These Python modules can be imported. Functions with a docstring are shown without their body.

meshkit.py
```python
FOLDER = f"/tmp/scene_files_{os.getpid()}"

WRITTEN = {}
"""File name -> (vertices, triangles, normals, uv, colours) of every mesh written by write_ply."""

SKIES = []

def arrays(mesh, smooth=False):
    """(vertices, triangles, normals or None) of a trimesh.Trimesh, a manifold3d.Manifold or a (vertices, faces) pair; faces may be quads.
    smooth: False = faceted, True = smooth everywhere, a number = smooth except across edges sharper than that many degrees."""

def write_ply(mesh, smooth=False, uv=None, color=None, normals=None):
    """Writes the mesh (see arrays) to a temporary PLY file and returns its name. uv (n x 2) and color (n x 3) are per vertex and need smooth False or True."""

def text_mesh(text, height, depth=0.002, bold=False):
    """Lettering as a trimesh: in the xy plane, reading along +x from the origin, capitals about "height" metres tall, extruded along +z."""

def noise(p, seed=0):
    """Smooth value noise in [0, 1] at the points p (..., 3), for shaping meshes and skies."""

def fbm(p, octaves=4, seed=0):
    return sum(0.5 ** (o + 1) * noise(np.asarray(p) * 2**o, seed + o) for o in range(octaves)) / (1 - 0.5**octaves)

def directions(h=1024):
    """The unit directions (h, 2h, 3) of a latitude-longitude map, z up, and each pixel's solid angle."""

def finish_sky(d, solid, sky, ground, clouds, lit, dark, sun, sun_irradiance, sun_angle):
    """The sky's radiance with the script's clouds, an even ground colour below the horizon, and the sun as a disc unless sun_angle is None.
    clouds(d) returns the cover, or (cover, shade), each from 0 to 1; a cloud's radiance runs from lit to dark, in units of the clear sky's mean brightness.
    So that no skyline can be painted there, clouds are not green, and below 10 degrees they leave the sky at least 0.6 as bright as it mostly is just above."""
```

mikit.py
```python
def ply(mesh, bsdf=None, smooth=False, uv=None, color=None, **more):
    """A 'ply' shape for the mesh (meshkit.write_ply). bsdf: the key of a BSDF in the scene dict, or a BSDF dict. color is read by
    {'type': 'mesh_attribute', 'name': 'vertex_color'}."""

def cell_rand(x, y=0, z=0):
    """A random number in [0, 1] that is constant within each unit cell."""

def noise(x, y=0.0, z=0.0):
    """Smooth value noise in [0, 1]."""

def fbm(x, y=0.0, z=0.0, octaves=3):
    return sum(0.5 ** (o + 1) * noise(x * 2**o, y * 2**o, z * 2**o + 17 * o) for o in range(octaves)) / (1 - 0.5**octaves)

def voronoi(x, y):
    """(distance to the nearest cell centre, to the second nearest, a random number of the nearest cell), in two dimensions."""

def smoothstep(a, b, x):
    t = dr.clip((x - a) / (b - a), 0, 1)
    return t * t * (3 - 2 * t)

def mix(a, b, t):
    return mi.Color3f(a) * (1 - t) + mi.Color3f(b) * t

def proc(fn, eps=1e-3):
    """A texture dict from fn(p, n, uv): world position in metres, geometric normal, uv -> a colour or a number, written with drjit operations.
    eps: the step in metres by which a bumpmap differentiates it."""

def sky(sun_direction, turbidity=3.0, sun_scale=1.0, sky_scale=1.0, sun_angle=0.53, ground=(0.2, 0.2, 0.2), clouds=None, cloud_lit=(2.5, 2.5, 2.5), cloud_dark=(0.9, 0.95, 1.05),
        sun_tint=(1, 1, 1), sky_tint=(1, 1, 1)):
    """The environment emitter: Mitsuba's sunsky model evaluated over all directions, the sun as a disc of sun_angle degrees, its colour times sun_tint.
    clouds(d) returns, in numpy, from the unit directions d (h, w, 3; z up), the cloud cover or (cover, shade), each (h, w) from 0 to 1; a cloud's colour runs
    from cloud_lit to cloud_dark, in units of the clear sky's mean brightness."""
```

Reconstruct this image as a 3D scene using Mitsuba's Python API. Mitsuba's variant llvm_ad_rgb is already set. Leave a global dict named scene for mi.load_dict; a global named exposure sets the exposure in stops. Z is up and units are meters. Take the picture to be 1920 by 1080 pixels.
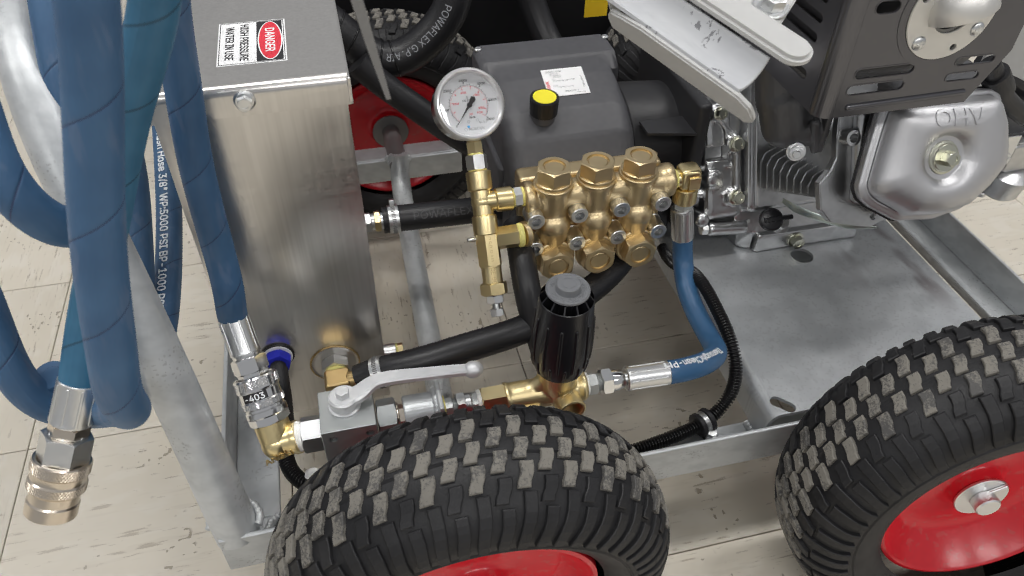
import math, random
import numpy as np, trimesh, shapely.geometry as sg, manifold3d as m3
import drjit as dr, mitsuba as mi, mikit, meshkit
from mikit import proc, noise, fbm, smoothstep, mix, cell_rand
from scipy import sparse
from scipy.interpolate import CubicSpline
random.seed(5)
RNG = np.random.default_rng(5)
A = np.array
T = mi.ScalarTransform4f
scene, labels = {}, {}

# ------------------------------------------------------------------ camera, light, exposure
exposure = .08
EYE = A([.421468, -.672914, .783574])
FWD = A([.182647, .709880, -.680228]); UPV = A([.152880, .662945, .732893])
scene['camera'] = {'type': 'thinlens', 'aperture_radius': .0011, 'focus_distance': .76, 'fov': 66.6, 'fov_axis': 'x', 'near_clip': .02, 'far_clip': 60.0,
                   'to_world': T().look_at(origin=EYE.tolist(), target=(EYE + FWD).tolist(), up=UPV.tolist())}
scene['room_light'] = {'type': 'constant', 'radiance': {'type': 'rgb', 'value': [.31, .315, .325]}}
LAMP = [19.5, 19.2, 18.8]


# ------------------------------------------------------------------ helpers
def unit(v):
    v = np.asarray(v, float)
    return v / np.linalg.norm(v)


def frame(o, z, x=None):
    z = unit(z)
    x = A([1., 0, 0]) if x is None else np.asarray(x, float)
    if abs(unit(x) @ z) > .98:
        x = A([0, 0, 1.]) if abs(z[2]) < .9 else A([0, 1., 0])
    x = unit(x - (x @ z) * z)
    M = np.eye(4)
    M[:3, 0], M[:3, 1], M[:3, 2], M[:3, 3] = x, np.cross(z, x), z, o
    return M


def put(m, M):
    m = m.copy()
    m.apply_transform(M)
    return m


def cat(*ms):
    ms = [x for m in ms for x in (m if isinstance(m, (list, tuple)) else [m])]
    return trimesh.util.concatenate(ms)


def tm(man):
    q = man.to_mesh()
    return trimesh.Trimesh(q.vert_properties[:, :3], q.tri_verts, process=False)


def man(mesh):
    mesh = trimesh.Trimesh(mesh.vertices, mesh.faces, process=True)
    mesh.merge_vertices()
    return m3.Manifold(m3.Mesh(np.asarray(mesh.vertices, np.float32), np.asarray(mesh.faces, np.uint32)))


def soften(body, size, n):
    """A solid remeshed to `size` and Taubin-smoothed n times, so that its pieces blend like a casting."""
    m = tm(body.refine_to_length(size))
    m = trimesh.Trimesh(m.vertices, m.faces, process=True)
    m.update_faces(m.nondegenerate_faces()); m.remove_unreferenced_vertices()
    e = m.edges_unique
    nv = len(m.vertices)
    W = sparse.coo_matrix((np.ones(len(e) * 2), (np.r_[e[:, 0], e[:, 1]], np.r_[e[:, 1], e[:, 0]])), (nv, nv)).tocsr()
    d = np.maximum(np.asarray(W.sum(1)).ravel(), 1)
    v = A(m.vertices)
    for i in range(n):
        for f in (.5, -.52):
            v = v + f * ((W @ v) / d[:, None] - v)
    return trimesh.Trimesh(v, m.faces, process=False)


def key_for(owner, name):
    base = name if owner is None else owner + '__' + name
    k, i = base, 0
    while k in scene or k in labels:
        i += 1
        k = f'{base}_{i:03d}'
    return k


def thing(name, label, cat_, group=None, kind=None):
    k = key_for(None, name)
    labels[k] = {'label': label, 'category': cat_}
    if group: labels[k]['group'] = group
    if kind: labels[k]['kind'] = kind
    return k


def part(owner, name, mesh, bsdf, smooth=32, label=None, kind=None, **more):
    k = key_for(owner, name)
    scene[k] = mikit.ply(mesh, bsdf, smooth, **more)
    if label or kind:
        labels[k] = {}
        if label: labels[k]['label'] = label
        if kind: labels[k]['kind'] = kind
    return k


def lathe(prof, n=48, M=None):
    """Surface of revolution about local z of the profile [(r, z), ...]."""
    V, F, rings = [], [], []
    a = np.linspace(0, 2 * np.pi, n, endpoint=False)
    for r, z in prof:
        if r < 1e-7:
            rings.append([len(V)]); V.append((0, 0, z))
        else:
            rings.append(list(range(len(V), len(V) + n)))
            V += [(r * c, r * s, z) for c, s in zip(np.cos(a), np.sin(a))]
    for p, q in zip(rings[:-1], rings[1:]):
        for i in range(n):
            j = (i + 1) % n
            if len(p) == 1 and len(q) == 1: break
            if len(p) == 1: F.append((p[0], q[j], q[i]))
            elif len(q) == 1: F.append((p[i], p[j], q[0]))
            else: F += [(p[i], p[j], q[j]), (p[i], q[j], q[i])]
    m = trimesh.Trimesh(A(V, float), A(F), process=False)
    return put(m, M) if M is not None else m


def cyl(r, h, b=.0006, n=40, M=None, r2=None):
    r2 = r if r2 is None else r2
    return lathe([(0, 0), (r - b, 0), (r, b), (r2, h - b), (r2 - b, h), (0, h)], n, M)


def ring(ro, ri, h, b=.0005, n=48, M=None):
    return lathe([(ri, b), (ri + b, 0), (ro - b, 0), (ro, b), (ro, h - b), (ro - b, h), (ri + b, h), (ri, h - b), (ri, b)], n, M)


def hexp(af, h, M=None, ch=.06, both=True, recess=None):
    """Hexagon bar piece with chamfered corners; recess = (radius, depth) of a round hollow in its top."""
    R = af / math.sqrt(3)
    c = m3.CrossSection([[(R * math.cos(k * math.pi / 3), R * math.sin(k * math.pi / 3)) for k in range(6)]])
    b = m3.Manifold.extrude(c, h)
    d = R - af / 2 * .97
    e = d * .55
    pr = [(0, 0), (R - (d if both else 0), 0), (R, e if both else 0), (R, h - e), (R - d, h), (0, h)]
    b = b ^ m3.Manifold.revolve(m3.CrossSection([pr]), 48)
    if recess:
        b = b - m3.Manifold.cylinder(recess[1] * 2, recess[0], recess[0], 40).translate((0, 0, h - recess[1]))
    m = tm(b)
    return put(m, M) if M is not None else m


def rbox(sx, sy, sz, r=.003, M=None, seg=8):
    s = m3.Manifold.sphere(r, seg)
    x, y, z = sx / 2 - r, sy / 2 - r, sz / 2 - r
    m = tm(m3.Manifold.batch_hull([s.translate((i * x, j * y, k * z)) for i in (-1, 1) for j in (-1, 1) for k in (-1, 1)]))
    return put(m, M) if M is not None else m


def box2(lo, hi, r=.002, seg=8):
    lo, hi = A(lo, float), A(hi, float)
    d = hi - lo
    m = rbox(*d, min(r, d.min() * .45), None, seg)
    m.apply_translation((lo + hi) / 2)
    return m


def slab(poly, h, M=None, b=.0006):
    """Extruded shapely polygon (holes allowed) with chamfered rims."""
    poly = sg.polygon.orient(poly.simplify(1e-6))
    pin = poly.buffer(-b, join_style=2)
    out = []
    try:
        lo = m3.CrossSection([list(map(tuple, A(q.coords)[:-1])) for q in (poly.exterior, *poly.interiors)], m3.FillRule.EvenOdd)
        body = m3.Manifold.extrude(lo, h - 2 * b).translate((0, 0, b))
        ci = m3.CrossSection([list(map(tuple, A(q.coords)[:-1])) for q in (pin.exterior, *pin.interiors)], m3.FillRule.EvenOdd)
        body = body + m3.Manifold.extrude(ci, h)
        m = tm(body)
    except Exception:
        m = trimesh.creation.extrude_polygon(poly, h, engine='earcut')
    return put(m, M) if M is not None else m


def slot(x0, x1, y, w):
    return sg.LineString([(x0, y), (x1, y)]).buffer(w / 2, 8)


def text_fit(s, h, w, M, depth=.0002, bold=False):
    m = meshkit.text_mesh(s, h, depth, bold)
    b = m.bounds
    m.apply_translation((-(b[0, 0] + b[1, 0]) / 2, -h / 2, 0))
    m.apply_scale((w / (b[1, 0] - b[0, 0]), 1, 1))
    return put(m, M)


class Path:
    def __init__(self, pts, ds=.004, closed=False):
        p = A(pts, float)
        t = np.r_[0, np.cumsum(np.linalg.norm(np.diff(p, axis=0), axis=1) ** .7)]
        cs = CubicSpline(t, p)
        u = np.linspace(0, t[-1], 4000)
        q = cs(u)
        L = np.r_[0, np.cumsum(np.linalg.norm(np.diff(q, axis=0), axis=1))]
        self.L = L[-1]
        n = max(6, int(self.L / ds) + 1)
        self.s = np.linspace(0, self.L, n)
        uu = np.interp(self.s, L, u)
        self.p, d = cs(uu), cs(uu, 1)
        self.t = d / np.linalg.norm(d, axis=1, keepdims=True)
        x = np.cross(self.t[0], [0, 0, 1.])
        if np.linalg.norm(x) < .05: x = np.cross(self.t[0], [0, 1., 0])
        X = [unit(x)]
        for k in range(1, n):
            x = X[-1] - (X[-1] @ self.t[k]) * self.t[k]
            X.append(unit(x))
        self.x = A(X)
        self.y = np.cross(self.t, self.x)

    def at(self, s):
        f = lambda a: np.stack([np.interp(s, self.s, a[:, k]) for k in range(3)], -1)
        return f(self.p), f(self.t), f(self.x), f(self.y)

    def angle_to(self, s, d):
        _, _, x, y = self.at(s)
        return math.atan2(np.dot(y, d), np.dot(x, d))


def tube(path, r, n=24, rf=None, bore=None):
    """Tube along a Path with flat ends; returns (mesh, uv) with u = metres along, v = turns around. bore: radius of a hollow at the far end."""
    if not isinstance(path, Path): path = Path(path)
    a = np.linspace(0, 2 * np.pi, n + 1)
    rr = np.full(len(path.s), r) if rf is None else rf(path.s)
    V = path.p[:, None] + rr[:, None, None] * (np.cos(a)[None, :, None] * path.x[:, None] + np.sin(a)[None, :, None] * path.y[:, None])
    m = len(path.s)
    uv = np.stack(np.broadcast_arrays(path.s[:, None], a[None] / (2 * np.pi)), -1)
    i, j = np.meshgrid(np.arange(m - 1), np.arange(n), indexing='ij')
    q = (i * (n + 1) + j).ravel()
    F = np.vstack([np.stack([q, q + 1, q + n + 2], 1), np.stack([q, q + n + 2, q + n + 1], 1)])
    V, uv = V.reshape(-1, 3), uv.reshape(-1, 2)
    V0, uv0, k = [V], [uv], len(V)
    for e, flip in ((0, True), (m - 1, False)):
        rim = V[e * (n + 1):(e + 1) * (n + 1)]
        V0 += [path.p[e][None], rim]; uv0 += [uv[e * (n + 1)][None], uv[e * (n + 1):(e + 1) * (n + 1)]]
        jj = np.arange(n)
        f = np.stack([np.full(n, k), k + 1 + jj, k + 2 + jj], 1)
        F = np.vstack([F, f[:, ::-1] if flip else f])
        k += n + 2
    return trimesh.Trimesh(np.vstack(V0), F, process=False), np.vstack(uv0)


def hose(owner, name, path, r, bsdf, n=28, label=None):
    m, uv = tube(path, r, n)
    k = key_for(owner, name)
    scene[k] = mikit.ply(m, bsdf, True, uv=uv)
    if label: labels[k] = {'label': label}
    return k


def text_flat(s, h, M, depth=.0002, bold=False, align='c', sx=1.0):
    m = meshkit.text_mesh(s, h, depth, bold)
    b = m.bounds
    x = {'c': -(b[0, 0] + b[1, 0]) / 2, 'l': -b[0, 0], 'r': -b[1, 0]}[align]
    m.apply_translation((x, -h / 2, 0))
    m.apply_scale((sx, 1, 1))
    return put(m, M)


def text_tube(s, h, path, r, s0, ang, back=False, bold=False, sx=1.0, depth=.0003):
    """Lettering wrapped on a tube: starts at arc length s0, centred on angle ang; back: reads towards the start of the path."""
    m = meshkit.text_mesh(s, h, depth, bold)
    m.apply_scale((sx, 1, 1))
    m.apply_translation((-m.bounds[0, 0], -h / 2, 0))
    v, f = trimesh.remesh.subdivide_to_size(m.vertices, m.faces, h * .45)
    sg_ = -1 if back else 1
    p, t, x, y = path.at(s0 + sg_ * v[:, 0])
    a = ang - sg_ * v[:, 1] / r
    V = p + (r + v[:, 2] + .00015)[:, None] * (np.cos(a)[:, None] * x + np.sin(a)[:, None] * y)
    return trimesh.Trimesh(V, f, process=False)


# ------------------------------------------------------------------ materials
def rgb(*c): return {'type': 'rgb', 'value': list(c)}


def mat(k, base, rough=.5, metal=0., spec=.5, two=False, **more):
    d = {'type': 'principled', 'base_color': base if isinstance(base, dict) else rgb(*base), 'roughness': rough, 'metallic': metal, 'specular': spec, **more}
    scene[k] = {'type': 'twosided', 'b': d} if two else d


def bumped(k, fn, scale, eps=5e-4):
    scene[k] = {'type': 'bumpmap', 'arbitrary': proc(fn, eps), 'scale': scale, 'inner': scene[k]}


TILE = .305


def floor_col(p, n, uv):
    i, j = dr.floor(p.x / TILE), dr.floor(p.y / TILE)
    h = cell_rand(i, j, 3)
    turn = h > .62
    u, v = dr.select(turn, p.y, p.x), dr.select(turn, p.x, p.y)
    o = h * 31.0
    n1 = fbm(u * 22 + o, v * 210 + o, 2.0, 4)
    n2 = fbm(u * 55 + o * 2, v * 380, 7.0, 3)
    n3 = fbm(u * 9 + o, v * 14 + o, 11.0, 3)
    c = mix((.600, .556, .472), (.578, .532, .445), smoothstep(.35, .75, n3))
    c = mix(c, (.625, .588, .515), smoothstep(.5, .75, fbm(u * 26 - o, v * 60 + o, 5.0, 3)) * .6)
    c = mix(c, (.50, .455, .38), smoothstep(.60, .74, n1) * .28)
    st = smoothstep(.69, .75, n1) * smoothstep(.46, .64, n2)
    c = mix(c, (.27, .225, .165), st * .55)
    c = mix(c, (.38, .34, .28), smoothstep(.77, .83, n2) * .6)
    c = mix(c, (.20, .165, .12), smoothstep(.84, .88, noise(u * 170, v * 260, 4.0)) * smoothstep(.64, .72, noise(p.x * 22, p.y * 22, 9.0)) * .7)
    c = mix(c, (.50, .47, .41), smoothstep(.55, .75, fbm(p.x * 3.1, p.y * 3.1, 1.0, 3)) * .35)
    return c * (.96 + .08 * cell_rand(i, j, 8))


mat('m_floor', proc(floor_col), .38, 0, .4)
mat('m_grout', (.06, .05, .04), .8)


def galv_n(p):
    return fbm(p.x * 60 + p.z * 23, p.y * 60 + p.z * 31, p.z * 60, 4)


def galv_col(p, n, uv):
    g = galv_n(p)
    c = mix((.48, .50, .51), (.565, .585, .595), smoothstep(.3, .7, g))
    sp = smoothstep(.72, .78, noise(p.x * 520, p.y * 520, p.z * 520)) * smoothstep(.55, .75, noise(p.x * 28, p.y * 28, p.z * 28 + 5))
    c = mix(c, (.28, .28, .28), sp * .45)
    return mix(c, (.36, .38, .39), smoothstep(.6, .8, fbm(p.x * 14 + 3, p.y * 14, p.z * 14, 3)) * .25)


def galv_rough(p, n, uv):
    return .36 + .14 * galv_n(p)


mat('m_galv', proc(galv_col), proc(galv_rough), .45)
bumped('m_galv', lambda p, n, uv: fbm(p.x * 130, p.y * 130, p.z * 130, 3), .0004)


def plate_col(p, n, uv):
    c = mix((.45, .468, .482), (.52, .54, .555), smoothstep(.3, .7, fbm(p.x * 40, p.y * 40, 3., 4)))
    sm = smoothstep(.52, .75, fbm(p.x * 26, p.y * 9 + p.x * 6, 8.0, 4)) * smoothstep(.93, 1.03, p.x + p.y * .4) * smoothstep(-.2, -.1, p.y)
    c = mix(c, (.15, .12, .125), sm * .85)
    return mix(c, (.36, .37, .38), smoothstep(.74, .8, noise(p.x * 420, p.y * 420, 2.0)) * .3)


mat('m_plate', proc(plate_col), proc(lambda p, n, uv: .36 + .1 * fbm(p.x * 50, p.y * 50, p.z * 50, 3)), .6)
bumped('m_plate', lambda p, n, uv: fbm(p.x * 160, p.y * 160, p.z * 160, 3), .0004)


def inox_rough(p, n, uv):
    return .24 + .06 * fbm(p.x * 12, p.y * 900, p.z * 900, 2)


mat('m_inox', proc(lambda p, n, uv: mix((.62, .60, .57), (.74, .72, .69), fbm(p.x * 420, p.y * 420, p.z * 9, 2))), proc(inox_rough), .95, anisotropic=.5)
mat('m_brass_cast', proc(lambda p, n, uv: mix((.66, .52, .30), (.80, .64, .39), fbm(p.x * 70, p.y * 70, p.z * 70, 3))), .40, 1.0)
bumped('m_brass_cast', lambda p, n, uv: fbm(p.x * 900, p.y * 900, p.z * 900, 2), .00012, 2e-4)
mat('m_brass', (.82, .675, .37), .30, 1.0)
mat('m_brass_dull', (.58, .42, .20), .38, 1.0)
mat('m_tape', (.72, .66, .22), .6)
mat('m_white_tape', (.8, .8, .78), .6)
mat('m_chrome', (.80, .80, .80), .10, 1.0)
mat('m_bezel', (.86, .86, .86), .20, .7)
mat('m_brass_satin', (.82, .68, .38), .40, .95)
mat('m_valve', (.40, .42, .42), .42, .8)
bumped('m_valve', lambda p, n, uv: fbm(p.x * 700, p.y * 700, p.z * 700, 3), .0002, 2e-4)
mat('m_nickel', (.74, .66, .56), .22, 1.0)
mat('m_zinc', (.76, .77, .77), .33, 1.0)
mat('m_zinc_dull', (.56, .58, .575), .48, .75)
mat('m_alu_cast', (.66, .67, .68), .46, .6)
bumped('m_alu_cast', lambda p, n, uv: fbm(p.x * 500, p.y * 500, p.z * 500, 3), .0002, 2e-4)
mat('m_zinc_yellow', (.66, .66, .55), .26, 1.0)
mat('m_steel_dark', (.22, .22, .22), .45, .6)


def wrap_col(p, n, uv):
    k = uv.x / .058 - uv.y
    d = dr.abs(k - dr.floor(k + .5))
    v = fbm(p.x * 45, p.y * 45, p.z * 45, 3)
    c = mix((.030, .080, .168), (.050, .122, .230), v)
    c = mix(c, (.085, .135, .225), smoothstep(.58, .75, fbm(p.x * 150, p.y * 150, p.z * 22, 3)) * .55)
    return mix((.026, .050, .115), c, smoothstep(.003, .016, d))


mat('m_hose', proc(wrap_col), .50, 0, .45)
bumped('m_hose', lambda p, n, uv: smoothstep(.0, .03, dr.abs(uv.x / .058 - uv.y - dr.floor(uv.x / .058 - uv.y + .5))) + .35 * fbm(uv.x * 300, uv.y * 60, 1., 2), .0005)
mat('m_hose_teal', proc(lambda p, n, uv: mix((.022, .105, .195), (.042, .155, .265), fbm(p.x * 60, p.y * 60, p.z * 60, 3)) * (.55 + .45 * smoothstep(.004, .03, dr.abs(uv.x / .058 - uv.y - dr.floor(uv.x / .058 - uv.y + .5))))), .5)
mat('m_hose_smooth', proc(lambda p, n, uv: mix((.030, .095, .20), (.046, .125, .25), fbm(p.x * 80, p.y * 80, p.z * 80, 3))), .42)
mat('m_print', (.82, .84, .86), .6)
mat('m_print_grey', (.30, .31, .33), .6)
mat('m_print_faint', (.075, .075, .08), .6)
mat('m_print_dark', (.02, .02, .022), .6)
mat('m_print_red', (.62, .03, .05), .6)
mat('m_print_blue', (.05, .28, .60), .6)
mat('m_rubber', proc(lambda p, n, uv: mix((.009, .009, .010), (.022, .022, .024), fbm(p.x * 55, p.y * 55, p.z * 55, 3))), .50, 0, .32)
mat('m_rubber_hose', (.013, .013, .015), .42, 0, .5)
mat('m_conduit', (.008, .008, .009), .22, 0, .6)
mat('m_black_gloss', (.010, .010, .012), .30, 0, .45)
mat('m_black_soft', (.014, .014, .016), .5)
mat('m_void', (.006, .006, .007), .75, 0, .2)
mat('m_dark_plastic', proc(lambda p, n, uv: mix((.060, .060, .066), (.074, .074, .080), fbm(p.x * 200, p.y * 200, p.z * 200, 2))), .46, 0, .5)
bumped('m_dark_plastic', lambda p, n, uv: fbm(p.x * 1100, p.y * 1100, p.z * 1100, 2), .00015, 2e-4)
mat('m_bell', (.021, .021, .023), .45, 0, .4)
mat('m_grey_knob', (.16, .165, .175), .5)
scene['m_dust_top'] = {'type': 'principled', 'base_color': rgb(.205, .193, .170), 'roughness': .85, 'specular': .15}
scene['m_dust_bare'] = {'type': 'principled', 'base_color': rgb(.055, .054, .054), 'roughness': .62, 'specular': .4}
DUST = [scene.pop('m_dust_bare'), scene.pop('m_dust_top')]
scene['m_lug_half'] = {'type': 'blendbsdf', 'weight': proc(lambda p, n, uv: .08 + .80 * smoothstep(.36, .58, fbm(p.x * 700, p.y * 700, p.z * 700, 3) * .45 + .55 * fbm(p.x * 70, p.y * 70, p.z * 70, 2))), 'a': DUST[0], 'b': DUST[1]}
scene['m_lug_top'] = {'type': 'blendbsdf', 'weight': proc(lambda p, n, uv: .16 + .74 * smoothstep(.34, .56, fbm(p.x * 800, p.y * 800, p.z * 800, 3) * .55 + .45 * fbm(p.x * 50, p.y * 50, p.z * 50, 2))),
                      'a': DUST[0], 'b': DUST[1]}
mat('m_red', proc(lambda p, n, uv: mix(mix((.50, .010, .020), (.56, .016, .026), fbm(p.x * 30, p.y * 30, p.z * 30, 2)), (.42, .10, .09), smoothstep(.60, .74, fbm(p.x * 160, p.y * 160, p.z * 160, 3)) * .35)), .27, 0, .45, clearcoat=.4, clearcoat_gloss=.9)


def cast_col(p, n, uv):
    return mix((.46, .465, .47), (.68, .685, .69), fbm(p.x * 90, p.y * 90, p.z * 90, 3))


mat('m_cast', proc(cast_col), .31, 1.0)
bumped('m_cast', lambda p, n, uv: fbm(p.x * 700, p.y * 700, p.z * 700, 3), .00025, 2e-4)
mat('m_cover', (.62, .62, .635), .47, .95)
mat('m_black_cast', (.12, .12, .125), .36, .6)
bumped('m_black_cast', lambda p, n, uv: fbm(p.x * 600, p.y * 600, p.z * 600, 3), .0007, 2e-4)
mat('m_shield', (.115, .114, .124), .20, .7, .5, clearcoat=.5, clearcoat_gloss=.9)
mat('m_flange', (.72, .71, .68), .42, .75)
mat('m_tint', (.50, .56, .53), .28, .95)


def paint_col(p, n, uv):
    k = p.x * .4934 - p.y * .8424 - p.z * .2166
    l = p.x * .7772 + p.y * .3152 + p.z * .5447
    s = smoothstep(.60, .66, fbm(k * 420 + l * 120, l * 260 - k * 160, 3.0, 3)) * smoothstep(.54, .62, fbm(k * 45, l * 110, 9.0, 2))
    return mix(mix((.42, .43, .45), (.48, .49, .50), fbm(p.x * 40, p.y * 40, p.z * 40, 2)), (.10, .10, .11), s * .75)


mat('m_paint', proc(paint_col), .5)
mat('m_paint_clean', (.46, .46, .45), .5)
mat('m_white', (.80, .80, .80), .5)
mat('m_dial', (.62, .63, .65), .5)
mat('m_yellow', (.80, .70, .03), .5)
mat('m_yellow_tag', (.72, .47, .01), .5)
mat('m_blue_nut', (.02, .03, .50), .35)
mat('m_strap', (.20, .20, .20), .6)
scene['m_glass'] = {'type': 'thindielectric', 'int_ior': 1.45}

# ------------------------------------------------------------------ ceiling lamps (out of frame, they light the workshop)
for lx in (-1.5, .35, 2.2):
    for ly in (-2.5, .1):
        k = thing('unseen_ceiling_light', 'unseen white fluorescent ceiling light, out of view, placed to light the workshop floor', 'ceiling light', 'unseen ceiling lights over the floor')
        part(k, 'housing', box2((lx - .64, ly - .17, 2.715), (lx + .64, ly + .17, 2.79), .01), 'm_white')
        pane = trimesh.Trimesh(A([[lx - .6, ly - .14, 2.71], [lx + .6, ly - .14, 2.71], [lx + .6, ly + .14, 2.71], [lx - .6, ly + .14, 2.71]]), A([[0, 2, 1], [0, 3, 2]]), process=False)
        part(k, 'diffuser', pane, 'm_white', False, emitter={'type': 'area', 'radiance': rgb(*LAMP)})

# ------------------------------------------------------------------ floor of vinyl tiles
k = key_for(None, 'floor')
labels[k] = {'label': 'cream marbled vinyl tile floor under the trolley', 'category': 'floor', 'kind': 'structure'}
base = trimesh.creation.box((24, 24, .02)); base.apply_translation((.5, 2, -.0143))
scene[k] = mikit.ply(base, 'm_grout', False)
g, c = TILE - .0013, .0007
tv = A([[0, 0, -.004], [g, 0, -.004], [g, g, -.004], [0, g, -.004], [0, 0, -c], [g, 0, -c], [g, g, -c], [0, g, -c], [c, c, 0], [g - c, c, 0], [g - c, g - c, 0], [c, g - c, 0]])
tf = []
for o in (0, 4):
    for i in range(4):
        j = (i + 1) % 4
        tf += [(o + i, o + j, o + 4 + j), (o + i, o + 4 + j, o + 4 + i)]
tf += [(8, 9, 10), (8, 10, 11)]
tile_ply = mikit.ply(trimesh.Trimesh(tv, A(tf), process=False), 'm_floor', False)
near = [(i, j) for i in range(-4, 12) for j in range(-3, 12)]
for i, j in near:
    scene[key_for('floor', 'tile')] = {**tile_ply, 'to_world': T().translate([i * TILE, j * TILE, float(RNG.uniform(-.00012, .00012))])}
far = [(i, j) for i in range(-26, 30) for j in range(-20, 40) if (i, j) not in set(near)]
big = cat([trimesh.Trimesh(tv[[4, 5, 6, 7]] * [1, 1, 0] + [i * TILE, j * TILE, 0], [[0, 1, 2], [0, 2, 3]], process=False) for i, j in far])
part('floor', 'distant_tiling', big, 'm_floor', False, kind='stuff')


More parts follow.
